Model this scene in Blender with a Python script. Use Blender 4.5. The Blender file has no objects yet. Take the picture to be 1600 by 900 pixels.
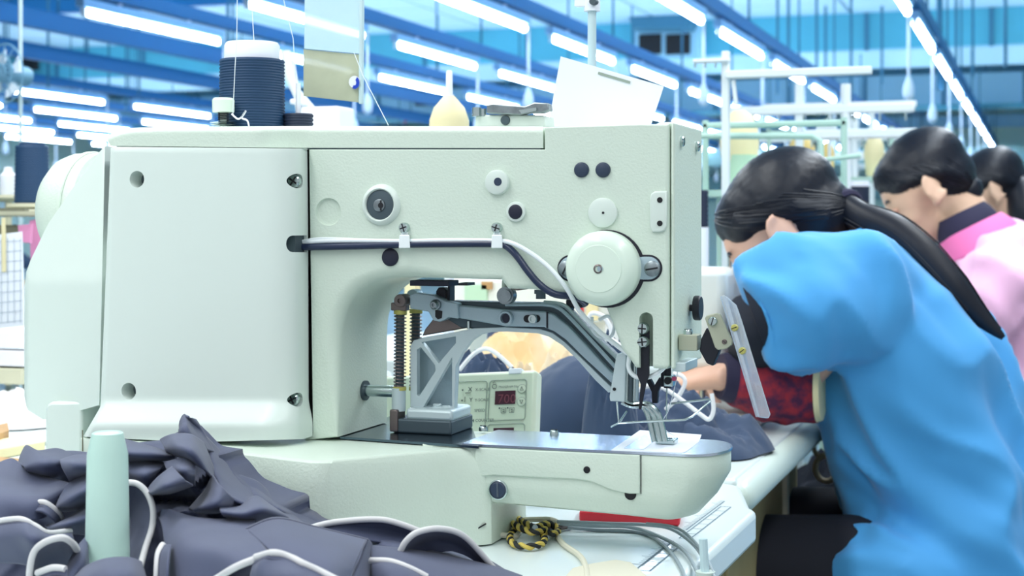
import bpy, bmesh, math, random, zlib, base64, struct
from mathutils import Vector, Matrix, noise
C = bpy.context
S = C.scene
COL = S.collection
PI = math.pi
rnd = random.Random(7)

# ---------------------------------------------------------------- camera
# room axes: X runs along the sewing machine, Y away from it into the hall, Z up
TH = math.radians(19)
F = 2400.0
CAM = Vector((1.35*math.sin(TH), -1.35*math.cos(TH), 1.065))
cd = bpy.data.cameras.new('camera')
cam = bpy.data.objects.new('camera', cd)
COL.objects.link(cam)
cam.location = CAM
cam.rotation_euler = (PI/2, 0, TH)
cd.sensor_width = 36
cd.lens = F/1600*36
cd.shift_y = -100/1600
cd.clip_start = .02
cd.clip_end = 200
cd.dof.use_dof = True
cd.dof.focus_distance = 1.36
cd.dof.aperture_fstop = 10.5
S.camera = cam

# ---------------------------------------------------------------- light and exposure
S.view_settings.view_transform = 'Standard'
S.view_settings.look = 'None'
S.view_settings.gamma = 1
S.view_settings.use_curve_mapping = False
S.view_settings.exposure = 0.12
wd = bpy.data.worlds.new('world')
S.world = wd
wd.use_nodes = True
wd.node_tree.nodes['Background'].inputs[0].default_value = (.90, .95, 1.0, 1)
wd.node_tree.nodes['Background'].inputs[1].default_value = 0.62

def area(name, loc, sx, sy, power, color, rot=(0, 0, 0)):
    l = bpy.data.lights.new(name, 'AREA')
    l.shape = 'RECTANGLE'
    l.size = sx
    l.size_y = sy
    l.energy = power
    l.color = color
    o = bpy.data.objects.new(name, l)
    COL.objects.link(o)
    o.location = loc
    o.rotation_euler = rot
    return o
area('row_and_fill_light', (-.55, -.55, 2.3), .25, 3.2, 34, (.98, 1.0, .98))
area('row_and_fill_light', (.9, -.2, 2.3), .25, 4.2, 34, (.98, 1.0, .99))
area('row_and_fill_light', (-1.6, 1.5, 2.3), .25, 6, 60, (.93, .98, 1.0))
area('row_and_fill_light', (-4.5, 13, 2.62), 15, 15, 560, (.82, .93, 1.0), (PI, 0, 0))  # added upward fill that brightens the ceiling, not a row of lamps
area('row_and_fill_light', (.55, 3.2, 2.3), .25, 5, 60, (.85, .93, 1.0))

# ---------------------------------------------------------------- helpers
def _ray(px, py):
    a = (px-800)/F
    b = (350-py)/F
    return Vector((a*math.cos(TH)-math.sin(TH), a*math.sin(TH)+math.cos(TH), b))
def P(px, py, y=0.0):
    r = _ray(px, py)
    return CAM + r*((y-CAM.y)/r.y)
def PZ(px, py, z):
    r = _ray(px, py)
    return CAM + r*((z-CAM.z)/r.z)
def PX(px, py, x):
    r = _ray(px, py)
    return CAM + r*((x-CAM.x)/r.x)
def sc(p):            # metres per pixel at a point
    d = Vector(p)-CAM
    return (-math.sin(TH)*d.x + math.cos(TH)*d.y)/F

def lin(c):
    return tuple(((x/255)/12.92 if x/255 <= .04045 else ((x/255+.055)/1.055)**2.4) for x in c)
MATS = {}
def mat(name, rgb, rough=.5, metal=0, bump=0, scale=200, emis=0, var=0, vscale=6, alpha=1, trans=0, ior=1.45, sheen=0, rgb2=None, spec=None, coat=0, wave=None, detail=3, stretch=None):
    m = bpy.data.materials.new(name)
    m.use_nodes = True
    nt = m.node_tree
    b = nt.nodes['Principled BSDF']
    c = lin(rgb)
    b.inputs['Base Color'].default_value = (*c, 1)
    b.inputs['Roughness'].default_value = rough
    b.inputs['Metallic'].default_value = metal
    b.inputs['IOR'].default_value = ior
    if trans: b.inputs['Transmission Weight'].default_value = trans
    if alpha < 1: b.inputs['Alpha'].default_value = alpha
    if sheen: b.inputs['Sheen Weight'].default_value = sheen
    if coat: b.inputs['Coat Weight'].default_value = coat
    if spec is not None: b.inputs['Specular IOR Level'].default_value = spec
    if emis:
        b.inputs['Emission Color'].default_value = (*c, 1)
        b.inputs['Emission Strength'].default_value = emis
    tc = nt.nodes.new('ShaderNodeTexCoord')
    src = tc.outputs['Object']
    if stretch:
        mp = nt.nodes.new('ShaderNodeMapping')
        mp.inputs['Scale'].default_value = stretch
        nt.links.new(src, mp.inputs[0])
        src = mp.outputs[0]
    if var or rgb2:
        n = nt.nodes.new('ShaderNodeTexNoise')
        n.inputs['Scale'].default_value = vscale
        n.inputs['Detail'].default_value = 4
        nt.links.new(src, n.inputs['Vector'])
        r = nt.nodes.new('ShaderNodeValToRGB')
        r.color_ramp.elements[0].position = .38
        r.color_ramp.elements[1].position = .62
        c2 = lin(rgb2) if rgb2 else tuple(x*(1-var) for x in c)
        r.color_ramp.elements[0].color = (*c2, 1)
        r.color_ramp.elements[1].color = (*c, 1)
        nt.links.new(n.outputs['Fac'], r.inputs['Fac'])
        nt.links.new(r.outputs['Color'], b.inputs['Base Color'])
    if bump:
        if wave:
            n = nt.nodes.new('ShaderNodeTexWave')
            n.bands_direction = wave
            n.inputs['Scale'].default_value = scale
            n.inputs['Distortion'].default_value = .6
            out = n.outputs['Fac']
        else:
            n = nt.nodes.new('ShaderNodeTexNoise')
            n.inputs['Scale'].default_value = scale
            n.inputs['Detail'].default_value = detail
            out = n.outputs['Fac']
        nt.links.new(src, n.inputs['Vector'])
        bp = nt.nodes.new('ShaderNodeBump')
        bp.inputs['Strength'].default_value = bump
        bp.inputs['Distance'].default_value = .001
        nt.links.new(out, bp.inputs['Height'])
        nt.links.new(bp.outputs[0], b.inputs['Normal'])
    MATS[name] = m
    return m

class G:
    def __init__(s):
        s.v = []
        s.f = []
    def add(s, vs, fs):
        k = len(s.v)
        s.v += [Vector(v) for v in vs]
        s.f += [tuple(i+k for i in q) for q in fs]
        return s
    def box(s, c, d, rot=None):
        c = Vector(c)
        vs = [Vector((x*d[0]/2, y*d[1]/2, z*d[2]/2)) for x in (-1, 1) for y in (-1, 1) for z in (-1, 1)]
        if rot is not None: vs = [rot @ v for v in vs]
        return s.add([c+v for v in vs], [(0, 1, 3, 2), (4, 6, 7, 5), (0, 4, 5, 1), (2, 3, 7, 6), (0, 2, 6, 4), (1, 5, 7, 3)])
    def bb(s, a, b):
        a = Vector(a); b = Vector(b)
        return s.box((a+b)/2, (abs(b.x-a.x), abs(b.y-a.y), abs(b.z-a.z)))
    def loft(s, loops, cap=True, closed=True):
        n = len(loops[0])
        vs = [p for l in loops for p in l]
        fs = []
        for i in range(len(loops)-1):
            for j in range(n if closed else n-1):
                a = i*n+j; b = i*n+(j+1) % n
                fs.append((a, b, b+n, a+n))
        if cap:
            fs.append(tuple(range(n-1, -1, -1)))
            fs.append(tuple(range((len(loops)-1)*n, len(loops)*n)))
        return s.add(vs, fs)
    def prism(s, a, b):
        return s.loft([a, b])
    def lathe(s, prof, o, axis=(0, 0, 1), n=32, cap=True, squash=1):
        o = Vector(o)
        q = Vector(axis).normalized().to_track_quat('Z', 'Y')
        loops = []
        for r, h in prof:
            loops.append([o + q @ Vector((r*math.cos(2*PI*i/n), squash*r*math.sin(2*PI*i/n), h)) for i in range(n)])
        return s.loft(loops, cap)
    def cyl(s, a, b, r, r2=None, n=16):
        a = Vector(a); b = Vector(b)
        L = (b-a).length
        return s.lathe([(r, 0), (r if r2 is None else r2, L)], a, b-a, n)
    def tube(s, pts, r, n=8, closed=False, squash=1, up=None):
        pts = [Vector(p) for p in pts]
        m = len(pts)
        loops = []
        N = None
        for i, p in enumerate(pts):
            if closed: t = pts[(i+1) % m]-pts[i-1]
            else: t = pts[min(i+1, m-1)]-pts[max(i-1, 0)]
            if t.length < 1e-9: t = Vector((0, 0, 1))
            t.normalize()
            if N is None:
                a = Vector(up) if up else Vector((0, 0, 1))
                if abs(a.dot(t)) > .95: a = Vector((1, 0, 0))
                N = (a - t*a.dot(t)).normalized()
            else:
                N = (N - t*N.dot(t))
                N = N.normalized() if N.length > 1e-6 else t.orthogonal().normalized()
            B = t.cross(N)
            rr = r[i] if isinstance(r, (list, tuple)) else r
            if isinstance(rr, (list, tuple)): ra, rb = rr
            else: ra, rb = rr, rr*squash
            loops.append([p + N*(ra*math.cos(2*PI*j/n)) + B*(rb*math.sin(2*PI*j/n)) for j in range(n)])
        if closed: loops.append(loops[0]); return s.loft(loops, False)
        return s.loft(loops)
    def ell(s, c, r, rot=None, nu=20, nv=12):
        c = Vector(c)
        if not isinstance(r, (list, tuple)): r = (r, r, r)
        loops = []
        for i in range(nv+1):
            t = PI*i/nv
            rr = max(math.sin(t), 1e-3)
            L = []
            for j in range(nu):
                p = Vector((r[0]*rr*math.cos(2*PI*j/nu), r[1]*rr*math.sin(2*PI*j/nu), r[2]*math.cos(t)))
                L.append(c + (rot @ p if rot is not None else p))
            loops.append(L)
        return s.loft(loops)
    def grid(s, fn, nu, nv):
        vs = [fn(i/nu, j/nv) for j in range(nv+1) for i in range(nu+1)]
        fs = [(j*(nu+1)+i, j*(nu+1)+i+1, (j+1)*(nu+1)+i+1, (j+1)*(nu+1)+i) for j in range(nv) for i in range(nu)]
        return s.add(vs, fs)

def catmull(pts, k=6, closed=False):
    pts = [Vector(p) for p in pts]
    n = len(pts)
    out = []
    rng = range(n if closed else n-1)
    for i in rng:
        if closed: p0, p1, p2, p3 = pts[i-1], pts[i], pts[(i+1) % n], pts[(i+2) % n]
        else: p0, p1, p2, p3 = pts[max(i-1, 0)], pts[i], pts[i+1], pts[min(i+2, n-1)]
        for j in range(k):
            t = j/k
            out.append(.5*((2*p1)+(p2-p0)*t+(2*p0-5*p1+4*p2-p3)*t*t+(3*p1-p0-3*p2+p3)*t**3))
    if not closed: out.append(pts[-1])
    return out

def build(name, g, m, parent=None, smooth=35, bevel=0, seg=2, wn=False, remesh=0, sub=0, solid=0, origin=None, local=False):
    vs = g.v
    if parent is not None and not local:
        off = parent.matrix_world.translation if parent.parent is None else Vector((0, 0, 0))
        o0 = parent
        off = Vector(parent['_org'])
    elif parent is None:
        if origin is None:
            xs = [v.x for v in vs]; ys = [v.y for v in vs]; zs = [v.z for v in vs]
            off = Vector(((min(xs)+max(xs))/2, (min(ys)+max(ys))/2, min(zs)))
        else: off = Vector(origin)
    else: off = Vector((0, 0, 0))
    me = bpy.data.meshes.new(name)
    me.from_pydata([tuple(v-off) for v in vs], [], g.f)
    me.materials.append(MATS[m] if isinstance(m, str) else m)
    bm = bmesh.new()
    bm.from_mesh(me)
    bmesh.ops.recalc_face_normals(bm, faces=bm.faces)
    if smooth:
        a = math.radians(smooth)
        for f in bm.faces: f.smooth = True
        for e in bm.edges:
            if len(e.link_faces) == 2 and e.calc_face_angle(0) > a: e.smooth = False
    bm.to_mesh(me)
    bm.free()
    o = bpy.data.objects.new(name, me)
    COL.objects.link(o)
    if parent is not None:
        o.parent = parent
        o['_org'] = list(off)
    else:
        o.location = off
        o['_org'] = list(off)
    if remesh:
        r = o.modifiers.new('remesh', 'REMESH')
        r.mode = 'VOXEL'; r.voxel_size = remesh; r.use_smooth_shade = True
        r = o.modifiers.new('smooth', 'SMOOTH'); r.iterations = 6; r.factor = .5
    if solid:
        r = o.modifiers.new('solid', 'SOLIDIFY'); r.thickness = solid; r.offset = 0
    if bevel:
        r = o.modifiers.new('bevel', 'BEVEL'); r.width = bevel; r.segments = seg; r.limit_method = 'ANGLE'; r.angle_limit = math.radians(38); r.harden_normals = False
        wn = True
    if sub:
        r = o.modifiers.new('sub', 'SUBSURF'); r.levels = sub; r.render_levels = sub
    if wn:
        r = o.modifiers.new('wn', 'WEIGHTED_NORMAL'); r.keep_sharp = True
    return o
def thing(name, label, cat, loc, group=None):
    o = bpy.data.objects.new(name, None)
    o.empty_display_size = .05
    COL.objects.link(o)
    o.location = loc
    o['_org'] = list(loc)
    o['label'] = label
    o['category'] = cat
    if group: o['group'] = group
    return o
def tag(o, label, cat, group=None, kind=None):
    o['label'] = label
    o['category'] = cat
    if group: o['group'] = group
    if kind: o['kind'] = kind
    return o
def struct_(o):
    o['kind'] = 'structure'
    return o
def bake(o):          # apply an object's modifiers for good
    dg = C.evaluated_depsgraph_get()
    dg.update()
    me = bpy.data.meshes.new_from_object(o.evaluated_get(dg), depsgraph=dg)
    me.name = o.name
    old = o.data
    o.modifiers.clear()
    o.data = me
    bpy.data.meshes.remove(old)
    return o
def cut(o, cutters):
    objs = []
    for g in cutters:
        c = build('cutter', g, MATS['dark'], None, smooth=30)
        objs.append(c)
        r = o.modifiers.new('b', 'BOOLEAN'); r.operation = 'DIFFERENCE'; r.solver = 'EXACT'; r.object = c
    C.view_layer.update()
    # booleans go before bevels
    bake(o)
    for c in objs:
        me = c.data
        bpy.data.objects.remove(c)
        bpy.data.meshes.remove(me)
    return o
def sharpen(o, ang=32):
    bm = bmesh.new()
    bm.from_mesh(o.data)
    for f in bm.faces: f.smooth = True
    for e in bm.edges:
        e.smooth = not (len(e.link_faces) == 2 and e.calc_face_angle(0) > math.radians(ang))
    bm.to_mesh(o.data)
    bm.free()
def kids(o):
    return [c for c in COL.objects if c.parent == o]
def copy_tree(o, loc=None, rotz=None, label=None, parent=None, scale=None):
    c = o.copy()
    COL.objects.link(c)
    if parent is not None: c.parent = parent
    for k in list(kids(o)):
        copy_tree(k, parent=c)
    if loc is not None: c.location = loc
    if rotz is not None: c.rotation_euler.z = rotz
    if label: c['label'] = label
    if scale: c.scale = scale
    return c
def arc(cx, cy, rx, ry, a0, a1, n):
    return [(cx+rx*math.cos(math.radians(a0+(a1-a0)*i/n)), cy+ry*math.sin(math.radians(a0+(a1-a0)*i/n))) for i in range(n+1)]
def offs(pts, r):     # inset a 2D outline (list of (x,z)); r scalar or list
    n = len(pts)
    A = sum(pts[i][0]*pts[(i+1) % n][1]-pts[(i+1) % n][0]*pts[i][1] for i in range(n))
    sg = 1 if A > 0 else -1
    out = []
    for i in range(n):
        p0 = Vector(pts[i-1]); p = Vector(pts[i]); p1 = Vector(pts[(i+1) % n])
        a = (p-p0); b = (p1-p)
        if a.length < 1e-9: a = b
        if b.length < 1e-9: b = a
        a = a.normalized(); b = b.normalized()
        na = Vector((-a.y, a.x))*sg; nb = Vector((-b.y, b.x))*sg
        m = na+nb
        m = m/max(m.length_squared, .4)*2
        rr = r[i] if isinstance(r, list) else r
        out.append((p.x+m.x*rr, p.y+m.y*rr))
    return out
def rprism(g, pts, y0, y1, r, seg=4, back=0.0):
    """extrude an XZ outline from y0 (front) to y1 with a rounded front rim; r scalar or per point"""
    loops = []
    R = r if isinstance(r, list) else [r]*len(pts)
    for k in range(seg+1):
        a = PI/2*k/seg
        ins = offs(pts, [q*(1-math.sin(a)) for q in R])
        loops.append([Vector((p[0], y0+q*(1-math.cos(a)), p[1])) for p, q in zip(ins, R)])
    if back:
        loops.append([Vector((p[0], y1-back, p[1])) for p in pts])
        ins = offs(pts, back)
        loops.append([Vector((p[0], y1, p[1])) for p in ins])
    else:
        loops.append([Vector((p[0], y1, p[1])) for p in pts])
    g.loft(loops)
    return g
def XZ(pts, y=0.0):
    return [(P(a, b, y).x, P(a, b, y).z) for a, b in pts]
def plate(g, pxs, y, t):   # pixel outline on the plane Y=y, extruded t away from the camera
    a = [P(q[0], q[1], y) for q in pxs]
    g.prism(a, [Vector((p.x, p.y+t, p.z)) for p in a])
    return g
def screw(parent, px, py, y, r, m='steel', slot='dark', cross=False, name='screw', ax=(0, -1, 0), h=.003, label=None):
    p = P(px, py, y) if not isinstance(px, Vector) else px
    s = build(name, G().lathe([(r, -.002), (r, h*.6), (r*.8, h), (.0005, h*1.05)], p, ax, 18), m, parent)
    if label: s['label'] = label
    q = Vector(ax).normalized().to_track_quat('Z', 'Y').to_matrix()
    a = rnd.uniform(0, 3)
    g = G().box(p+Vector(ax)*h*1.04, (r*1.6, r*.22, .0004), q @ Matrix.Rotation(a, 3, 'Z'))
    if cross: g.box(p+Vector(ax)*h*1.05, (r*1.3, r*.25, .0004), q @ Matrix.Rotation(a+PI/2, 3, 'Z'))
    build('slot', g, slot, s)
    return s
def text_mesh(g, s, size, M, bold=0):
    cu = bpy.data.curves.new('t', 'FONT')
    cu.body = s
    cu.size = size
    cu.offset = bold
    cu.resolution_u = 2
    o = bpy.data.objects.new('t', cu)
    COL.objects.link(o)
    C.view_layer.update()
    dg = C.evaluated_depsgraph_get()
    me = bpy.data.meshes.new_from_object(o.evaluated_get(dg))
    g.add([M @ v.co for v in me.vertices], [tuple(p.vertices) for p in me.polygons])
    bpy.data.objects.remove(o)
    bpy.data.meshes.remove(me)
    bpy.data.curves.remove(cu)

# ---------------------------------------------------------------- materials
mat('mint', (211, 225, 212), .42, bump=.35, scale=420, detail=2)
mat('mint_smooth', (216, 228, 221), .3)
mat('cover', (217, 229, 223), .38, bump=.05, scale=60)
mat('cap', (224, 240, 226), .22)
mat('dark', (22, 24, 30), .6)
mat('black_rubber', (28, 32, 52), .5)
mat('plug', (48, 62, 84), .45)
mat('steel', (190, 205, 205), .25, 1)
mat('worn_steel', (150, 160, 165), .38, 1, var=.25, vscale=90)
mat('plate_steel', (205, 215, 228), .22, 1, bump=.04, scale=300)
mat('dark_plate', (95, 112, 125), .2, 1)
mat('cast', (166, 186, 196), .45, .35, bump=.25, scale=350)
mat('cast_light', (196, 212, 216), .4, .2)
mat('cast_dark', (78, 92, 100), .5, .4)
mat('black_metal', (34, 36, 46), .45, .3)
mat('brown_steel', (120, 110, 108), .4, .7)
mat('brass', (190, 185, 105), .5, .2)
mat('white_cable', (232, 240, 244), .35)
mat('black_cable', (36, 48, 76), .3)
mat('clip', (238, 246, 248), .35)
mat('panel', (214, 226, 206), .4)
mat('panel_line', (150, 165, 155), .5)
mat('ink', (70, 84, 86), .6)
mat('display', (72, 38, 52), .25)
mat('segment', (120, 60, 74), .4)
mat('table', (220, 232, 232), .3, coat=.1)
mat('table_edge', (205, 220, 212), .35)
mat('ruler_ink', (120, 142, 156), .5)
mat('slate', (72, 79, 106), .72, bump=.12, scale=900, sheen=.15, var=.10, vscale=14)
mat('slate_back', (58, 62, 84), .8, sheen=.2)
mat('piping', (206, 206, 208), .6)
mat('post', (192, 224, 214), .35)
mat('navy_cone', (26, 62, 98), .6, bump=.5, scale=120, wave='Z')
mat('black_cone', (30, 42, 66), .6, bump=.4, scale=120, wave='Z')
mat('cone_white', (236, 242, 252), .5)
mat('paper', (238, 243, 252), .6)
mat('board', (206, 232, 232), .3, trans=.35, alpha=.85)
mat('beige', (205, 205, 178), .6, var=.18, vscale=4)
mat('board_dirty', (196, 202, 176), .5, var=.12, vscale=22, alpha=.93)
mat('sticker_white', (236, 240, 250), .4)
mat('sticker_blue', (30, 70, 190), .4)
mat('white_paint', (220, 232, 236), .4)
mat('pole', (196, 220, 226), .35)
mat('cream_cone', (226, 216, 176), .6)
mat('rail_blue', (14, 108, 168), .45)
mat('fitting', (140, 190, 235), .4)
mat('tube', (222, 236, 255), .3, emis=30)
mat('cord', (226, 240, 252), .4)
mat('ceiling_paint', (176, 214, 236), .6)
mat('duct_paint', (84, 178, 204), .55, var=.15, vscale=.8)
mat('duct_under', (150, 200, 225), .55)
mat('wall_paint', (205, 230, 218), .6)
mat('seam', (60, 120, 150), .6)
mat('rod', (50, 110, 140), .5)
mat('wall_dark', (130, 172, 172), .6)
mat('floor_paint', (150, 170, 170), .4, var=.15, vscale=1.5)
mat('skin', (222, 178, 156), .5, var=.06, vscale=25)
mat('skin_b', (224, 186, 160), .5, var=.06, vscale=25)
mat('hair', (26, 30, 40), .42, bump=.25, scale=22, stretch=(1, 8, 1), spec=.35)
mat('blue_shirt', (70, 158, 222), .7, sheen=.2, bump=.05, scale=500)
mat('pink_shirt', (238, 186, 220), .7, sheen=.2)
mat('pink_collar', (236, 120, 182), .7)
mat('navy_collar', (40, 38, 66), .8)
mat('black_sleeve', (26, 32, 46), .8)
mat('trouser', (24, 26, 38), .85)
mat('red_plaid', (150, 34, 52), .75, rgb2=(70, 22, 62), vscale=60)
mat('orange_print', (214, 84, 60), .7, rgb2=(120, 40, 130), vscale=45)
mat('navy_cloth', (44, 64, 94), .8, sheen=.2, var=.1, vscale=20)
mat('white_cloth', (232, 232, 236), .8, sheen=.2)
mat('cream_cloth', (238, 228, 204), .8, rgb2=(226, 192, 142), vscale=9)
mat('pink_cloth', (226, 150, 190), .8)
mat('orange_wood', (200, 160, 110), .6, var=.25, vscale=9)
mat('brown_cab', (158, 146, 106), .55, var=.2, vscale=5)
mat('clear', (225, 235, 245), .08, trans=.55, alpha=.62, ior=1.3)
mat('olive_metal', (176, 180, 160), .45, .2)
mat('mach_white', (228, 234, 230), .35)
mat('egg_cream', (232, 222, 178), .6)
mat('egg_yellow', (224, 198, 126), .6)
mat('mint_card', (188, 222, 196), .6)
mat('stand_green', (180, 214, 202), .4)
mat('red_plastic', (214, 44, 60), .4)
mat('rope_yellow', (206, 184, 90), .7)
mat('rope_black', (32, 36, 38), .7)
mat('cream_band', (216, 214, 196), .7)
mat('grey_cable', (150, 165, 172), .4)
mat('label_pink', (206, 80, 120), .6)
mat('thread', (232, 240, 246), .6)
mat('fan_grey', (110, 160, 190), .4)
mat('key_wood', (190, 170, 130), .5)
mat('tick', (120, 120, 100), .6)
# ================================================================ THE HALL
YD = 16.5
ZC = P(1400, 18, YD).z
XL, XR, YN, YF = -17.0, 5.0, -4.0, 27.0
def panelled(name, m, kind='structure'):
    pass
o = struct_(build('floor', G().bb((XL, YN, -.06), (XR, YF, 0)), 'floor_paint'))
ce = struct_(build('ceiling', G().bb((XL, YN, ZC+.03), (XR, YF, ZC+.12)), 'seam'))
pn = None
k = 0
xs = [XL+.0+i*2.2 for i in range(10)]
for j in range(12):
    for x in xs:
        y = 4.0+j*1.05
        if y > YD+.2: break
        if pn is None:
            pn = build('ceiling_panel', G().bb((x+.02, y+.02, ZC), (x+2.18, y+1.03, ZC+.035)), 'ceiling_paint', ce)
            pn0 = (x, y)
        else:
            c = pn.copy(); COL.objects.link(c); c.location = (x-pn0[0], y-pn0[1], 0)
wf = struct_(build('wall_far', G().bb((XL, YF, 0), (XR, YF+.15, ZC)), 'wall_paint'))
wl = struct_(build('wall_left', G().bb((XL-.15, YN, 0), (XL, YF, ZC)), 'wall_paint'))
wr = struct_(build('wall_right', G().bb((XR, 2.5, 0), (XR+.15, YF, ZC)), 'wall_paint'))
# pilasters, dado band and window band of the far wall
for i in range(11):
    x = XL+1.2+i*2.0
    build('pilaster', G().bb((x, YF-.18, 0), (x+.3, YF, ZC)), 'wall_dark' if i % 3 == 0 else 'ceiling_paint', wf)
build('dado', G().bb((XL, YF-.22, 1.5), (XR, YF-.02, 1.95)), 'wall_dark', wf)
build('cable_tray', G().bb((XL, YF-.5, 2.75), (XR, YF-.2, 2.95)), 'duct_under', wf)
# crossing air ducts
def duct(name, ya, yb, za, zb, m, mu, seams, px=None):
    d = struct_(build(name, G().bb((XL, ya, za), (XR, yb, zb)), m))
    build('duct_bottom', G().bb((XL, ya+.02, za-.02), (XR, yb-.02, za)), mu, d)
    x = XL+.7
    i = 0
    while x < XR:
        build('duct_seam', G().bb((x, ya-.025, za-.02), (x+.045, ya, zb)), 'seam', d)
        x += seams
        i += 1
    return d
d1 = duct('trim_1', YD, YD+2.1, P(1400, 75, YD).z, ZC, 'duct_paint', 'duct_under', 1.35)
d2 = duct('trim_2', 21.5, 22.4, P(1400, 165, 21.5).z, P(1400, 118, 21.5).z, 'duct_under', 'duct_paint', 1.1)
d3 = duct('trim_3', 9.0, 9.14, ZC-.16, ZC+.01, 'rail_blue', 'rail_blue', 30)
d4 = duct('trim_4', 12.4, 12.54, ZC-.16, ZC+.01, 'rail_blue', 'rail_blue', 30)
d5 = duct('trim_5', 24.3, 24.5, 2.05, 2.3, 'wall_dark', 'wall_dark', 30)
# ventilator box on the duct
va = P(990, 30, YD-.35); vb = P(1092, 92, YD-.35)
vt = thing('ventilator_box', 'blue framed ventilator box with two black openings high under the ceiling', 'ventilator', ((va.x+vb.x)/2, YD-.2, vb.z))
build('housing', G().bb((va.x, YD-.3, va.z), (vb.x, YD+.0, vb.z)), 'duct_under', vt, bevel=.02)
for a, b in ((998, 1033), (1040, 1078)):
    p = P(a, 54, YD-.32); q = P(b, 84, YD-.32)
    build('opening', G().bb((p.x, YD-.32, p.z), (q.x, YD-.28, q.z)), 'dark', vt)
build('hood', G().prism([P(990, 34, YD-.3), P(1092, 34, YD-.3), P(1085, 50, YD-.3), P(996, 50, YD-.3)], [P(990, 34, YD-.3)+Vector((0, -.25, .05)), P(1092, 34, YD-.3)+Vector((0, -.25, .05)), P(1085, 50, YD-.3)+Vector((0, -.25, .02)), P(996, 50, YD-.3)+Vector((0, -.25, .02))]), 'seam', vt)
for n_, (px, py, s_) in enumerate([(657, 30, .22), (661, 153, .2), (48, 88, .3)]):
    p = P(px, py, YD-.06 if n_ != 1 else 21.4)
    tag(build('wall_box', G().box((p.x, p.y-.06, p.z), (s_, .1, s_*1.3)), 'dark', bevel=.01),
        ['black square loudspeaker on the duct above the hanging board', 'dark panel on the pale duct behind the machine top', 'dark box under the ceiling beside the grey fan'][n_], 'box')
p = P(637, 185, 21.4)
tag(build('wall_sign', G().prism([P(631, 176, 21.4), P(631, 194, 21.4), P(648, 181, 21.4)], [P(631, 176, 21.45), P(631, 194, 21.45), P(648, 181, 21.45)]), 'label_pink'), 'small red pennant hanging far behind the machine top', 'pennant')

# ---- lighting rows
ZT_L = 2.315
rows = [(-.30, 'first lighting row from the right', 1), (-1.53, 'second lighting row from the right', 1), (-2.67, 'third lighting row from the right', 1), (-3.80, 'fourth lighting row from the right', 1),
        (-4.88, 'fifth lighting row from the right', 1), (-6.1, 'sixth row', 0), (-7.35, 'seventh row', 0), (-8.65, 'first lit row of the far left block', 1), (-9.9, 'second lit row of the far left block', 1), (-11.1, 'third lit row of the far left block', 1), (-12.3, 'fourth lit row of the far left block', 1), (-13.5, 'fifth lit row of the far left block', 1)]
ordn = ['nearest', 'second', 'third', 'fourth', 'fifth', 'sixth', 'seventh', 'eighth', 'ninth', 'tenth']
proto = None
rng_ = random.Random(3)
for ri, (x, nm, lit) in enumerate(rows):
    yend = 26.5
    r0 = thing('light_rail', f'long blue steel rail carrying the {nm}' if lit else f'long unlit dark blue steel rail, the {["nearer", "farther"][ri-5]} of the two left of the lit rows', 'rail', (x, 4, 2.40), None)
    h_ = .085 if lit else .13
    build('beam', G().bb((x-.035, 4.0, 2.41), (x+.035, yend, 2.41+h_)), 'rail_blue', r0)
    y = 7.0+rng_.random()
    while y < yend:
        build('hanger', G().cyl((x, y, 2.5), (x, y, ZC), .009, n=6), 'rod', r0)
        y += 2.4
    if not lit: continue
    vis = 0
    for j in range(9):
        ys = 6.42+j*2.12
        if x < -8 and ys < 10: continue
        # keep only those inside the frame
        d = Vector((x, ys+1.6, ZT_L))-CAM
        cx = d.x*math.cos(TH)+d.y*math.sin(TH); cy = -d.x*math.sin(TH)+d.y*math.cos(TH)
        px = 800+F*cx/cy; py = 350-F*d.z/cy
        if px < -60 or py < -30: continue
        lab = f'glowing tube light, {ordn[vis]} in view along the {nm}'
        vis += 1
        if proto is None:
            proto = thing('ceiling_light', lab, 'tube light', (x, ys, ZT_L+.035), 'fluorescent tube lights over the hall')
            build('fitting', G().bb((x-.03, ys-.02, ZT_L+.02), (x+.03, ys+1.62, ZT_L+.075)), 'fitting', proto, bevel=.006)
            build('tube', G().cyl((x, ys+.03, ZT_L-.005), (x, ys+1.57, ZT_L-.005), .020, n=12), 'tube', proto)
            for e in (ys+.01, ys+1.57): build('lampholder', G().bb((x-.014, e, ZT_L-.03), (x+.014, e+.02, ZT_L+.03)), 'cord', proto)
            build('bracket', G().cyl((x, ys+.4, ZT_L+.07), (x, ys+.4, 2.42), .012, n=8), 'cord', proto)
            build('bracket', G().cyl((x, ys+1.2, ZT_L+.07), (x, ys+1.2, 2.42), .012, n=8), 'cord', proto)
            c_ = build('pull_cord', G().cyl((x, ys+1.66, ZT_L-.44), (x, ys+1.66, ZT_L+.05), .009, n=8).bb((x-.01, ys+1.6, ZT_L+.03), (x+.01, ys+1.67, ZT_L+.05)), 'cord', proto)
            build('cord_switch', G().lathe([(.012, -.52), (.030, -.50), (.034, -.46), (.026, -.42), (.010, -.38)], (x, ys+1.66, ZT_L), (0, 0, 1), 12), 'cord', proto)
        else:
            c = copy_tree(proto, loc=(x, ys, ZT_L+.035), label=lab)
            if rng_.random() < .25:
                for kc in kids(c):
                    if kc.name.startswith(('pull_cord', 'cord_switch')): kc.scale.z = 1
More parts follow.
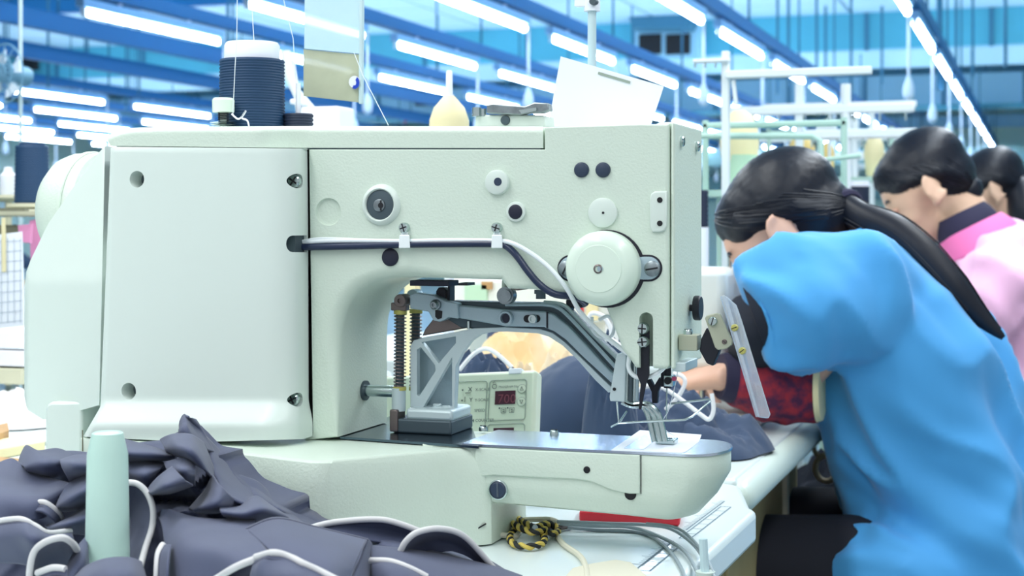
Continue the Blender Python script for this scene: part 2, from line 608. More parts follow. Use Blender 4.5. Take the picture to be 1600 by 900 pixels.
# extra hanging rods between the rails
rod_words = ['leftmost', 'second', 'third', 'fourth', 'fifth', 'sixth', 'seventh', 'eighth', 'ninth', 'tenth', 'eleventh', 'twelfth', 'thirteenth', 'fourteenth', 'fifteenth', 'sixteenth', 'rightmost']
for i, (px, yy) in enumerate(sorted([(7, 11), (75, 11), (133, 14), (170, 14), (197, 14), (217, 12), (364, 12), (1215, 14), (1232, 13), (1276, 15), (1330, 15), (1468, 14), (1494, 15), (1571, 12), (1378, 16), (1520, 15.5), (1290, 15.8)])):
    b = P(px, 100, yy)
    tag(build('hanging_rod', G().cyl((b.x, yy, 2.35 if i % 3 else 2.6), (b.x, yy, ZC), .014 if i != 13 else .03, n=6), 'rod'), f'{rod_words[i]} of the thin dark rods hanging from the blue ceiling, counted from the left', 'rod', 'thin rods hanging from the ceiling')
# ================================================================ THE SEWING MACHINE
sm = thing('sewing_machine', 'large pale mint programmable sewing machine filling the middle of the picture', 'sewing machine', (-.15, .05, .78))
YB = .113
def interp(x, tab):
    if x <= tab[0][0]: return tab[0][1]
    for (a, b), (c, d) in zip(tab, tab[1:]):
        if x <= c: return b+(d-b)*(x-a)/(c-a)
    return tab[-1][1]
def sstep(a, b, x):
    t = max(0, min(1, (x-a)/(b-a)))
    return t*t*(3-2*t)
def qround(d, R, D):    # quarter-round drop: 0 inside, D at the edge (d = px from the edge, R = px radius)
    if d >= R: return 0
    t = 1-max(d, 0)/R
    return D*(1-math.sqrt(max(0, 1-t*t)))
def hfield(name, m, left, right, top, bot, depth, yback, nu, nv, parent):
    """closed relief: columns between left(v)..right(v), rows top..bot, front at depth(px,py)"""
    g = G()
    fr = []
    for j in range(nv+1):
        row = []
        v = j/nv
        for i in range(nu+1):
            u = i/nu
            px = left(v)*(1-u)+right(v)*u
            py = top(px)*(1-v)+bot(px)*v
            row.append(P(px, py, depth(px, py)))
        fr.append(row)
    W = nu+1
    vs = [p for r in fr for p in r]
    k = len(vs)
    rim = [(0, i) for i in range(nu+1)]+[(j, nu) for j in range(1, nv+1)]+[(nv, i) for i in range(nu-1, -1, -1)]+[(j, 0) for j in range(nv-1, 0, -1)]
    vs += [Vector((fr[j][i].x, yback, fr[j][i].z)) for j, i in rim]
    fs = [(j*W+i, j*W+i+1, (j+1)*W+i+1, (j+1)*W+i) for j in range(nv) for i in range(nu)]
    n = len(rim)
    for q in range(n):
        a = rim[q]; b = rim[(q+1) % n]
        fs.append((a[0]*W+a[1], b[0]*W+b[1], k+(q+1) % n, k+q))
    fs.append(tuple(range(k, k+n)))
    g.add(vs, fs)
    return build(name, g, m, parent, smooth=40)

# arm, column and head in one casting
thr = [(643, 434), (612, 436), (582, 442), (557, 456), (541, 475), (531, 497), (527, 522), (527, 560)]
thr = [(527, 683), (527, 620)] + [(a.x, a.y) for a in [Vector((q[0], q[1], 0)) for q in thr[::-1]]]
out = [(477, 233.5), (851, 233.5), (851, 199), (1000, 194.5), (1045.5, 193), (1045.5, 300), (1045.5, 450), (1045, 571), (1041, 577), (992, 575), (984, 563), (972, 548), (958, 512), (945, 478), (925, 474), (905, 470), (880, 459), (830, 452), (792, 451), (782, 437), (720, 435.5)] + thr[::-1] + [(477, 688)]
# densify throat with a spline
sp = catmull([Vector((a, b, 0)) for a, b in [(643, 434), (608, 436), (578, 443), (554, 458), (538, 480), (529, 508), (527, 540)]], 4)
out = out[:21] + [(p.x, p.y) for p in sp] + [(527, 600), (527, 640), (527, 683), (477, 688)]
R = []
for a, b in out:
    if 527 <= a <= 650 and b < 545: R.append(.013)
    elif a == 527 and b < 610: R.append(.010)
    elif a == 527 and b < 650: R.append(.005)
    elif a > 1040: R.append(.0035)
    elif a < 480 or b < 234: R.append(.001)
    elif a == 527: R.append(.002)
    else: R.append(.005)
g = rprism(G(), XZ(out), 0, YB, R, 5)
armc = build('arm_casting', g, 'mint', sm, smooth=50, wn=False)
cut_list = [
    G().lathe([(.0135, -.01), (.0128, .0), (.0118, .0028), (.0100, .0034)], P(513, 331, 0), (0, 1, 0), 36),
    # needle bar slot
    G().prism([P(a, b, -.01) for a, b in [(994, 590), (994, 500)]+[(p.x, p.y) for p in [Vector((1005-11*math.cos(t*PI/8), 500-11*math.sin(t*PI/8))) for t in range(1, 8)]]+[(1016, 500), (1016, 590)]],
              [P(a, b, -.01)+Vector((0, .03, 0)) for a, b in [(994, 590), (994, 500)]+[(1005-11*math.cos(t*PI/8), 500-11*math.sin(t*PI/8)) for t in range(1, 8)]+[(1016, 500), (1016, 590)]]),
]
cut(armc, cut_list)
r_ = armc.modifiers.new('wn', 'WEIGHTED_NORMAL'); r_.keep_sharp = True
sharpen(armc, 34)
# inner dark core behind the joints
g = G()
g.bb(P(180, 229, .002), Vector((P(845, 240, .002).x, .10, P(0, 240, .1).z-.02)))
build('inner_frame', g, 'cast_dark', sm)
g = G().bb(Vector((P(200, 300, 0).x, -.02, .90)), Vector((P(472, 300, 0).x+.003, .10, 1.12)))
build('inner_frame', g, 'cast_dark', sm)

# top cover with the swell towards the left
dep = lambda px: -.036*(1-sstep(395, 492, px))
hfield('top_cover', 'mint', lambda v: 166+6*v, lambda v: 848.5,
       lambda px: interp(px, [(166, 214), (176, 207), (205, 200), (260, 198), (470, 197), (850, 197.5)]),
       lambda px: interp(px, [(166, 228), (475, 231), (850, 231.5)]),
       lambda px, py: dep(px)+.001+qround(py-interp(px, [(166, 214), (176, 207), (205, 200), (260, 198), (470, 197), (850, 197.5)]), 9, .008),
       YB, 90, 10, sm)

# big side cover
def cdep(px, py):
    L = interp(py, [(230, 172), (636, 157), (684, 130)])
    d = -.037
    d += qround(476-px, 66, .034)
    d += qround(px-L, 6, .004)
    d += qround(py-229, 5, .003)
    k = sstep(622, 668, py)
    d -= .020*k*(1-sstep(395, 470, px)*.6)
    return d
covr = hfield('side_cover', 'cover', lambda v: interp(229+v*455, [(229, 173), (636, 157), (684, 130)]), lambda v: 475.8-1.5*v,
       lambda px: interp(px, [(150, 229), (475, 232)]), lambda px: interp(px, [(130, 682), (300, 691), (475, 686)]), cdep, .0, 70, 90, sm)
hole = []
for hx, hy in ((188, 279), (175, 615)):
    hole.append(G().cyl(P(hx, hy, -.06), P(hx, hy, -.06)+Vector((0, ( -.06)-( -.06), 0))+Vector((.006, .05, 0)), .0078, n=28))
for hx, hy in ((458, 283), (457, 624)):
    hole.append(G().ell(P(hx-6, hy, -.021), (.019, .010, .0075), nu=28, nv=16))
ov_ = [(457+10*math.cos(t*PI/8+PI/2), 381-13*math.sin(t*PI/8+PI/2)) for t in range(9)]+[(483, 394.3), (483, 367.7)]
hole.append(G().prism([P(a, b, -.05) for a, b in ov_], [P(a, b, -.0021) for a, b in ov_]))
cut(covr, hole)
sharpen(covr, 40)
r_ = covr.modifiers.new('wn', 'WEIGHTED_NORMAL'); r_.keep_sharp = True
screw(sm, 460, 283, -.018, .0062, cross=True)
screw(sm, 458, 624, -.018, .0062, cross=True)
screw(sm, 352, 682, .0, .004, 'dark')

# motor housing at the far left
mt_top = [(38, 450), (41, 425), (47, 408), (75, 350), (120, 285), (150, 243), (166, 226)]
mt_bot = [(38, 620), (42, 640), (68, 656), (130, 640), (157, 632)]
def mdep(px, py):
    d = -.033+.06*(1-min(px, 160)/160)
    t = max(0, (440-py))/210
    d += .045*t
    d += qround(px-38, 10, .01)
    return d
hfield('motor_housing', 'mint_smooth', lambda v: 38+0*v, lambda v: 164-9*v, lambda px: interp(px, mt_top), lambda px: interp(px, mt_bot), mdep, .14, 40, 50, sm)
g = G()
rp = [(.060, 0), (.060, .030), (.056, .042), (.047, .052), (.030, .058), (.001, .060)]
g.lathe(rp, P(165, 330, .085), (-1, 0, 0), 40)
g.lathe([(.0605, .012), (.062, .013), (.062, .016), (.0605, .017)], P(165, 330, .085), (-1, 0, 0), 40, cap=False)
build('handwheel_cover', g, 'mint', sm)
g = G().prism([P(a, b, -.02) for a, b in [(70, 640), (72, 632), (80, 628), (128, 628), (128, 725), (70, 725)]], [P(a, b, -.02)+Vector((0, .13, 0)) for a, b in [(70, 640), (72, 632), (80, 628), (128, 628), (128, 725), (70, 725)]])
build('base_end_cover', g, 'mint_smooth', sm, bevel=.003)

# bed base
ZT = .868
xl = P(131, 690, -.05).x
def BL(z, gr, xr, yr):
    pts = [(xl, -.055), (P(330, 700, -.07).x, -.075-gr), (P(455, 720, -.10).x, -.104-gr), (P(490, 720, -.10).x, -.109-gr), (P(520, 720, -.10).x, -.104-gr),
           (P(700, 700, -.01).x, -.018-gr*.8), (xr-.006, -.002-gr*.3), (xr, yr+.004), (xr, .10), (xl, .10)]
    return [Vector((a, b, z)) for a, b in pts]
x0 = P(742, 697, 0).x; x1 = P(766, 800, 0).x
loops = [BL(.7815, .004, x1, 0), BL(.84, .003, x1-.001, 0), BL(.855, .001, x1-.006, 0), BL(.8635, -.002, x0, .0), BL(.8660, -.006, x0-.004, .003)]
build('bed_base', G().loft(loops), 'mint', sm, smooth=60, bevel=.0035, seg=3)
build('base_joint', G().box((x1-.012, -.003, .795), (.02, .004, .0012), Matrix.Rotation(math.radians(-32), 3, 'Y')), 'dark', sm)
# cylinder bed arm
WY = .094
def AL(zl, zr, tx, ins):
    xa = P(775, 787, 0).x; xb = P(1062, 818, 0).x
    pts = [(x0-.05, ins)]
    cx = tx-.030
    pts.append((cx-.03, ins))
    for i in range(0, 13):
        a = -PI/2+PI*i/12
        pts.append((cx+(.030-ins)*math.cos(a), WY/2+(WY/2-ins)*math.sin(a)))
    pts += [(cx-.03, WY-ins), (x0-.05, WY-ins)]
    res = []
    for x, y in pts:
        t = max(0, min(1, (x-xa)/(xb-xa)))
        res.append(Vector((x, y, zl+(zr-zl)*t)))
    return res
TX = PZ(1146, 700, ZT).x
zb = P(775, 787, 0).z; zr = P(1050, 819, 0).z
tb = P(1062, 818, 0).x+.012
zc = P(1145, 745, .03).z
loops = [AL(ZT, ZT, TX, .0008), AL(ZT-.001, ZT-.001, TX, 0), AL(zc+.003, zc+.003, TX, 0), AL(zc, zc, TX-.0008, 0)]
for k in range(1, 7):
    t = k/6
    t2 = t
    loops.append(AL(zc+(zb-zc)*t*.92, zc+(zr-zc)*t*.92, TX-.001+(tb-TX)*t2*.92, 0 if k < 4 else .002*(k-3)))
loops.append(AL(zb, zr, tb, .014))
build('bed_arm', G().loft(loops), 'mint', sm, smooth=50)
# raised cover on the bed arm
cp = [(744, 699), (1000.5, 711), (1000.5, 771), (984, 771), (958, 766), (925, 752), (900, 748), (772, 742), (752, 744), (742, 752)]
build('bed_side_cover', rprism(G(), XZ(cp), -.0025, .004, .0012, 3), 'mint', sm, smooth=50)
cp2 = [(1003, 711), (1014, 711.6), (1014, 771), (1003, 771)]
build('bed_joint', G().bb(P(1001, 711, -.0008), P(1003, 771, .002)), 'dark', sm)
screw(sm, 917, 734, -.0025, .003, 'dark', h=.001)
screw(sm, 779, 765, 0, .0078, 'plug', 'steel', name='bed_screw', label='large dark slotted screw', h=.003)
build('screw_rim', G().lathe([(.0088, -.001), (.0088, .0022), (.0078, .0026), (.0077, -.001)], P(779, 765, 0), (0, -1, 0), 28), 'steel', sm)
build('oil_hole', G().cyl(P(985, 772, -.0005), P(985, 772, -.0005)+Vector((0, ( .004)-( -.0005), 0)), .0052, n=20), 'dark', sm)

# plates on the bed
def topplate(name, pxs, z0, t, m, bev=0):
    a = [PZ(p[0], p[1], z0+t) for p in pxs]
    b = [Vector((p.x, p.y, z0)) for p in a]
    return build(name, G().prism(b, a), m, sm, bevel=bev)
tip = AL(0, 0, TX+.0006, -.0006)
arcp = [p for p in tip if p.x > TX-.062]
top = [Vector((x0-.012, -.0008, 0))]+arcp+[Vector((x0-.012, WY+.0006, 0))]
top = [Vector((p.x, p.y, 0)) for p in top]
build('throat_plate', G().prism([Vector((p.x, p.y, ZT)) for p in top], [Vector((p.x, p.y, ZT+.0022)) for p in top]), 'plate_steel', sm)
topplate('bed_plate', [(531, 682), (610, 650), (735, 660), (748, 697)], ZT-.001, .0022, 'dark_plate')
topplate('needle_plate', [(955, 703), (1000, 672), (1096, 679), (1092, 690), (1072, 705), (1066, 707)], ZT+.0022, .0006, 'paper')
topplate('slide_plate', [(975, 700), (1012, 677), (1035, 679), (1005, 702)], ZT+.0028, .0005, 'plate_steel')
for px, py in ((755, 673), (866, 679)):
    p = PZ(px, py, ZT+.0022)
    s = build('dome_screw', G().lathe([(.0042, 0), (.0042, .0022), (.0034, .0038), (.0015, .0046), (.0002, .0048)], p, (0, 0, 1), 20), 'steel', sm)
    build('slot', G().box(p+Vector((0, 0, .0046)), (.006, .0008, .0008)), 'dark', s)

# ---- fittings on the face of the arm
def disc(px, py, r, h, m, name, y=0, rim=.001, n=40, parent=None, dome=0):
    p = P(px, py, y)
    R_ = r*sc(p)
    prof = [(R_, -.002), (R_, h-rim), (R_-rim*.3, h-rim*.3), (R_-rim, h)]
    if dome:
        for k in range(1, 5): prof.append((R_*(1-k/5)**1, h+dome*(1-(1-k/5)**2)))
    prof.append((.0002, h+dome))
    return build(name, G().lathe(prof, p, (0, -1, 0), n), m, parent or sm, smooth=30)
# key lock ring
p = P(596, 320, 0); k_ = sc(p)
ring = build('lock_boss', G().lathe([(33*k_, -.001), (31.5*k_, .002), (28*k_, .0045), (25.5*k_, .005), (23.5*k_, .004), (23.5*k_, .001)], p, (0, -1, 0), 48), 'mint_smooth', sm, smooth=50)
d = disc(596, 320, 23.5, .0032, 'cast_dark', 'lock_disc'); d['label'] = 'dark grey lock disc with a keyhole'
k1 = disc(595, 321, 10, .0046, 'worn_steel', 'keyhole', parent=d)
build('slot', G().box(P(595, 321, -.0047), (.0016, .0006, .0095)).cyl(P(595, 321, -.0044), P(595, 321, -.0044)+Vector((0, ( -.0050)-( -.0044), 0)), .0026, n=14), 'dark', d)
ring = disc(778, 285, 19.5, .005, 'mint_smooth', 'boss', rim=.0018)
build('hole', G().cyl(P(778, 284, -.0048), P(778, 284, -.0048)+Vector((0, ( -.0053)-( -.0048), 0)), 6.3*k_, n=20), 'plug', ring)
ring = disc(807, 331, 16, .003, 'mint_smooth', 'plug_seat', rim=.0015)
disc(807, 331, 11.5, .0042, 'black_rubber', 'rubber_plug', parent=ring, dome=.001)
for px in (909, 942.5): disc(px, 265.5, 12, .0022, 'plug', 'rubber_plug', dome=.0012)
disc(610, 402, 14, .0018, 'black_rubber', 'rubber_plug', dome=.0008)
d = disc(942.5, 332.5, 23.5, .0025, 'mint_smooth', 'round_cap', dome=.0015, rim=.0008)
build('hole', G().cyl(P(942.5, 332.5, -.0039), P(942.5, 332.5, -.0039)+Vector((0, ( -.0045)-( -.0039), 0)), .0011, n=10), 'dark', d)
bd = [(1016, 312), (1018, 303), (1024, 299), (1043, 299), (1043, 352), (1040, 360), (1033, 363), (1020, 363), (1016, 356)]
bdg = build('side_badge', rprism(G(), XZ(bd), -.0028, .001, .0016, 4), 'mint_smooth', sm, smooth=50)
for q in (312.5, 349): build('hole', G().cyl(P(1031, q, -.0028), P(1031, q, -.0028)+Vector((0, ( -.0034)-( -.0028), 0)), .0024, n=16), 'dark', bdg)
# bobbin-like round cap over the take-up
def oval(cx, cy, w, h, n=14):
    return [(cx+w-h+h*math.cos(a), cy-h*math.sin(a)) for a in [PI/2-PI*i/n for i in range(n+1)]] + [(cx-w+h-h*math.cos(a), cy+h*math.sin(a)) for a in [PI/2-PI*i/n for i in range(n+1)]]
ov = oval(953, 419, 82, 21)
build('cap_recess', rprism(G(), XZ(ov), -.0006, .003, .0003, 2), 'black_metal', sm)
ov = oval(953, 419, 79, 18)
flg = build('cap_flange', rprism(G(), XZ(ov), -.0016, .003, .0008, 2), 'cast', sm)
for px in (884, 1019): screw(flg, px, 420, -.0016, .0068, 'worn_steel', h=.002)
disc(949, 420, 61, .0014, 'black_metal', 'cap_gasket')
p = P(946, 419, 0); k_ = sc(p)
prof = [(58.5*k_, .0)]+[(58.5*k_-.012*(1-math.cos(a)), .010+.012*math.sin(a)) for a in [PI/2*i/8 for i in range(9)]]+[(.02, .0226), (.0001, .0232)]
cap = build('round_cover', G().lathe(prof, p, (0, -1, 0), 64), 'cap', sm, smooth=40)
build('centre_hole', G().lathe([(7.2*k_, 0), (7.2*k_, .0236), (5*k_, .0242), (5*k_, .0225)], p, (0, -1, 0), 24), 'brown_steel', cap)
build('centre_screw', G().cyl(P(938, 420, -.0225), P(938, 420, -.0225)+Vector((0, ( -.0238)-( -.0225), 0)), 4.5*k_, n=18), 'cast', cap)
# inner parts of the slot
sl = build('needle_bar_bracket', G().prism([P(a, b, .006) for a, b in [(995, 585), (995, 515), (1015, 515), (1015, 585), (1010, 600), (1002, 640), (998, 640), (1001, 600)]], [P(a, b, .014) for a, b in [(995, 585), (995, 515), (1015, 515), (1015, 585), (1010, 600), (1002, 640), (998, 640), (1001, 600)]]), 'black_metal', sm, bevel=.0008)
screw(sl, 1005, 513, .004, .0052, cross=True, h=.004)
screw(sl, 1005, 534, .004, .0052, cross=True, h=.004)
# face plate on the end of the head
XH = P(1047.3, 350, 0).x
g = G().bb(Vector((XH, .0015, P(1047, 577, 0).z)), Vector((XH+.0035, YB-.001, P(1047, 191, 0).z)))
fp = build('face_plate', g, 'mint', sm, bevel=.002, seg=3)
for px, py in ((1064, 221), (1088, 229)):
    screw(fp, PX(px, py, XH+.0035), 0, 0, .0045, ax=(1, 0, 0), h=.003)
p = PX(1078, 481, XH+.0035)
build('face_knob', G().lathe([(.003, 0), (.003, .004), (.0105, .004), (.0110, .005), (.0110, .009), (.010, .0102), (.0002, .0102)], p, (1, 0, 0), 28), 'black_metal', fp)
build('foot_lug', G().bb(PX(1049, 566, XH)+Vector((0, .002, 0)), PX(1049, 566, XH)+Vector((.012, .05, -.008))), 'cast_light', sm, bevel=.001)
# eye guard bracket and clear guard
gb = build('guard_bracket', G().bb(P(1060, 523, .012), P(1096, 546, .03)), 'olive_metal', sm, bevel=.0008)
screw(gb, P(1075, 520, .018)+Vector((0, 0, 0)), 0, 0, .004, ax=(0, 0, 1), h=.003)
build('guard_hinge', plate(G(), [(1093, 548), (1095, 530), (1104, 512), (1112, 520), (1124, 548), (1114, 572), (1104, 568)], .016, .010), 'black_metal', gb, bevel=.001)
hp = build('hinge_plate', plate(G(), [(1101, 497), (1104, 493), (1120, 489), (1125, 491), (1144, 533), (1143, 539), (1135, 545), (1122, 547), (1117, 543)], .008, .004), 'olive_metal', gb, bevel=.0007)
screw(hp, 1114, 502, .008, .004, h=.003); screw(hp, 1132, 534, .008, .0022, 'brown_steel', h=.001)
eg = build('eye_guard', G().prism([P(a, b, 0.0) for a, b in [(1125, 463), (1131, 461), (1137, 467), (1187, 650), (1181, 652)]], [P(a, b, .045) for a, b in [(1118+8, 463), (1131, 461), (1137, 467), (1187, 650), (1181, 652)]]), 'clear', sm, bevel=.0006)
eg2 = build('guard_sheet', plate(G(), [(1130, 464), (1134, 463), (1150, 477), (1158, 500), (1203, 648), (1200, 654), (1184, 652)], .002, .0035), 'clear', sm, bevel=.0007)
for px, py in ((1148, 512), (1160, 548)): screw(eg2, px, py, .002, .003, 'brass', h=.003)

# ---- feed frame and clamp lever in the throat
fb = build('clamp_block', G().bb(PZ(612, 676, ZT+.0012), PZ(612, 676, ZT+.0012)+Vector((.06, .058, .0135))), 'cast_dark', sm, bevel=.002)
q0 = PZ(612, 676, ZT+.0012)
yF = q0.y
build('clamp_base', G().bb(Vector((P(633, 650, yF).x, yF+.001, q0.z+.0125)), Vector((P(633, 650, yF).x+.047, yF+.052, P(633, 638, yF).z))), 'cast_light', sm, bevel=.003)
for px, py in ((683, 637), (697, 640)):
    p = P(px, py, yF+.02)
    build('bolt', G().lathe([(.0042, -.004), (.0042, .003), (.0036, .0038), (.0022, .0038), (.0022, .001)], p, (0, 0, 1), 18), 'cast_light', sm)
# web frame: outer plate with real openings
y1 = yF+.014
def ringmesh(name, outer, holes, y, t, m, bev=.0008):
    o = build(name, plate(G(), outer, y, t), m, sm, smooth=40)
    cs = []
    for h in holes:
        cs.append(plate(G(), h, y-.01, t+.02 if isinstance(t, float) else t))
    cut(o, cs)
    r = o.modifiers.new('bevel', 'BEVEL'); r.width = bev; r.segments = 2; r.limit_method = 'ANGLE'; r.angle_limit = math.radians(35)
    r = o.modifiers.new('wn', 'WEIGHTED_NORMAL'); r.keep_sharp = True
    return o
outer = [(641, 645), (641, 541), (646, 532), (663, 527), (711, 520), (739, 514.5), (790, 514), (840, 519), (857, 524), (880, 539), (901, 560), (930, 592), (951, 614), (955, 606), (932, 580), (905, 552), (884, 531), (866, 517), (850, 510), (790, 507), (735, 505), (715, 507), (700, 512), (760, 522)]
outer = [(641, 645), (641, 541), (646, 532), (663, 527), (711, 519), (739, 513), (790, 511), (843, 514), (863, 520), (883, 535), (905, 556), (957, 607), (951, 614), (930, 594), (901, 561), (879, 540), (857, 526), (840, 521), (790, 518), (768, 519), (750, 523), (736, 533), (722, 552), (712, 572), (710, 645)]
ringmesh('web_frame', outer, [[(652, 536), (706, 527), (706, 537), (679, 569)], [(645, 548), (651, 544), (673, 572), (674, 581), (648, 621), (645, 619)], [(700, 560), (700, 638), (655, 638)]], y1, .008, 'cast_light')
build('web_back', plate(G(), [(642, 640), (642, 542), (652, 533), (718, 524), (712, 560), (708, 640)], y1+.018, .012), 'cast', sm, bevel=.001)
# clamp lever (dark casting behind, light face in front)
lev = [(700, 470), (770, 472), (863, 474), (882, 481), (912, 512), (962, 560), (962, 612), (951, 612), (912, 572), (884, 541), (862, 525), (842, 518), (770, 516), (720, 512), (700, 500)]
build('lever_arm', plate(G(), lev, y1+.002, .022), 'cast_dark', sm, bevel=.0012)
face = [(716, 477), (790, 484), (852, 487), (864, 491), (886, 508), (918, 542), (960, 588), (960, 603), (906, 553), (884, 531), (866, 518), (850, 511), (790, 510), (716, 497)]
lf = build('lever_face', plate(G(), face, y1-.006, .014), 'cast', sm, bevel=.0012)
rail = catmull([P(a, b, y1-.004) for a, b in [(790, 476), (850, 476), (872, 481), (890, 496), (920, 528), (962, 574)]], 6)
build('lever_rib', G().tube(rail, .0018, 8), 'cast', sm)
rail = catmull([P(a, b, y1+.004) for a, b in [(850, 473), (880, 477), (900, 496), (930, 528), (964, 560)]], 6)
build('lever_rib', G().tube(rail, .0022, 8), 'cast_light', sm)
build('joint_line', plate(G(), [(853.5, 487), (856, 488), (856, 513), (853.5, 512)], y1-.0068, .002), 'black_metal', lf)
bs = build('pivot_boss', G().lathe([(13*k_, 0), (13*k_, .003), (11.5*k_, .005), (8.5*k_, .005), (8.5*k_, .002)], P(792, 497, y1-.005), (0, -1, 0), 28), 'cast', lf)
build('pivot_hole', G().cyl(P(792, 497, y1-.008), P(792, 497, y1-.008)+Vector((0, ( y1-.0095)-( y1-.008), 0)), 8*k_, n=24), 'black_rubber', bs)
build('adjusting_slot', plate(G(), oval(831, 498, 13, 6), y1-.0068, .001), 'dark', lf)
build('adjusting_screw', G().lathe([(7.5*k_, -.002), (7.5*k_, .004), (6.8*k_, .005), (4*k_, .005), (3.6*k_, .003)], P(834, 498, y1-.007), (0, -1, 0), 22), 'steel', lf)
fl = [(640, 461), (648, 457), (677, 461), (696, 470), (715, 474), (716, 498), (700, 496), (694, 500), (686, 503), (677, 501), (673, 494), (669, 487), (640, 482)]
y2 = y1-.010
ff = build('front_link', plate(G(), fl, y2, .012), 'cast', sm, bevel=.001)
build('link_slot', plate(G(), [(680, 484), (680, 495), (684, 499), (690, 497), (691, 486)], y2-.0006, .001), 'dark', ff)
build('link_screw', G().lathe([(9*k_, -.001), (9*k_, .004), (7.5*k_, .0045), (5*k_, .008), (3*k_, .008), (3*k_, .006)], P(682, 476, y2), (0, -1, 0), 22), 'worn_steel', ff)
build('curved_rest', plate(G(), [(659, 525), (664, 514), (680, 494), (702, 494), (738, 503), (727, 513)], y1+.003, .010), 'brown_steel', sm, bevel=.0012)
build('stop_pin', G().cyl(P(732, 502, y1), P(732, 514, y1), .0014, n=10), 'steel', sm)
# black slide plate under the arm
bp_ = build('slide_bar', G().bb(P(640, 438, .03), P(717, 446, .055)), 'black_rubber', sm, bevel=.0006)
build('slide_blade', G().bb(P(716, 442, .035), P(742, 445, .055)), 'black_metal', sm)
build('slide_post', G().bb(P(699, 445, y1-.002), P(711, 470, y1+.012)), 'black_metal', sm, bevel=.0008)
build('slide_roller', plate(G(), [(681, 470), (681, 455), (685, 449), (693, 449), (697, 453), (697, 470)], y1, .010), 'black_metal', sm, bevel=.0008)
build('under_boss', G().bb(P(800, 440, .03), P(828, 452, .06)), 'brown_steel', sm, bevel=.002)
build('stud', G().cyl(P(789, 462, .04), P(789, 462, .04)+Vector((0, ( .05)-( .04), 0)), .008, n=24).cyl(P(789, 462, .037), P(789, 462, .037)+Vector((0, ( .04)-( .037), 0)), .0055, n=24), 'worn_steel', sm)
build('stud_arm', G().bb(P(783, 436, .045), P(797, 458, .055)), 'mint', sm, bevel=.002)
build('small_bolt', G().cyl(P(845, 458, .03), P(845, 467, .03), .0045, n=12).cyl(P(845, 453, .03), P(845, 459, .03), .006, n=12), 'cast_dark', sm)
build('lever_post', G().bb(P(862, 477, y1+.006), P(898, 484, y1+.024)).bb(P(884, 468, y1+.006), P(916, 480, y1+.02)).bb(P(880, 478, y1+.008), P(897, 505, y1+.02)), 'black_metal', sm, bevel=.001)
# springs
def spring(px, ya, yb, y, r, turns, m='brown_steel'):
    a = P(px, ya, y); b = P(px-1, yb, y)
    pts = []
    n = turns*12
    for i in range(n+1):
        t = i/n
        p = a.lerp(b, t)
        pts.append(p+Vector((r*math.cos(2*PI*turns*t), r*math.sin(2*PI*turns*t), 0)))
    s = build('spring', G().tube(pts, .00062, 5), m, sm, smooth=60)
    build('spring_rod', G().cyl(P(px, ya, y), P(px-1, yb, y), r*.72, n=12), 'brass' if False else 'cast_dark', s)
    build('washer', G().cyl(a, a+Vector((0, 0, .004)), r*1.12, n=18), 'brass', s)
    build('washer', G().cyl(b-Vector((0, 0, .0035)), b, r*1.12, n=18), 'brass', s)
spring(625.5, 491, 604, y1-.006, .0056, 21)
spring(650, 489, 604, y1+.022, .0056, 21)
build('spring_head', G().bb(P(617, 472, y1-.002), P(634, 486, y1-.012)), 'brown_steel', sm, bevel=.001)
build('spring_pivot', G().lathe([(.0062, -.014), (.0062, 0), (.0056, .001), (.0022, .001), (.0022, -.001)], P(625, 470, y1-.014), (0, -1, 0), 24), 'brown_steel', sm)
build('spring_pivot', G().cyl(P(653, 461, y1+.03), P(653, 461, y1+.03)+Vector((0, ( y1+.016)-( y1+.03), 0)), .006, n=18), 'cast', sm)
build('spring_cup', G().cyl(P(623, 606, y1-.006), P(623, 642, y1-.006), .0066, n=22), 'cast_light', sm)
build('cup_clamp', G().bb(P(608, 640, y1-.016), P(634, 671, y1+.004)), 'brown_steel', sm, bevel=.0015)
pin0 = PX(569, 610, P(527, 600, 0).x)
build('cross_shaft', G().cyl(pin0, Vector((P(622, 610, y1-.006).x, pin0.y, pin0.z)), .0055, n=18), 'steel', sm)
build('shaft_flange', G().cyl(pin0, pin0+Vector((.0025, 0, 0)), .0095, n=24), 'cast_dark', sm)
# presser bar guide, needle bar and foot
yN = .045
pg = build('presser_guide', plate(G(), [(963, 553), (979, 550), (976, 628), (953, 627), (952, 620)], yN-.02, .014), 'cast_light', sm, bevel=.001)
build('hole', G().cyl(P(960, 608, yN-.0202), P(960, 608, yN-.0202)+Vector((0, ( yN-.0208)-( yN-.0202), 0)), .0015, n=12), 'dark', pg)
for px, m, r in ((981, 'steel', .0022), (987, 'cast_dark', .0024), (993, 'steel', .0018), (997, 'cast', .0016)):
    build('guide_rod', G().cyl(P(px, 548, yN-.014), P(px-2, 627, yN-.014), r, n=12), m, sm)
for dx in (0, 9, 17):
    pts = catmull([P(a+dx*k, b, yN-.014) for a, b, k in [(972, 628, .3), (985, 633, .3), (1000, 632, .6), (1008, 640, .9), (1014, 655, 1), (1022, 690, 1)]], 5)
    build('foot_leg', G().tube(pts, .0030 if dx else .0024, 10), 'steel', sm)
fq = PZ(1024, 694, ZT+.003)
ft = build('presser_foot', G().bb(fq, fq+Vector((.017, .016, .0045))), 'steel', sm, bevel=.001)
build('needle_opening', G().bb(fq+Vector((.006, .005, .0044)), fq+Vector((.013, .009, .0048))), 'dark', ft)
build('needle_bar', G().cyl(P(1043, 570, yN), P(1043, 606, yN), .0034, n=14).cyl(P(1036, 572, yN+.004), P(1036, 604, yN+.004), .002, n=10), 'black_metal', sm)
nc = build('needle_clamp', G().bb(P(1037, 587, yN-.006), P(1056, 602, yN+.006)), 'steel', sm, bevel=.0008)
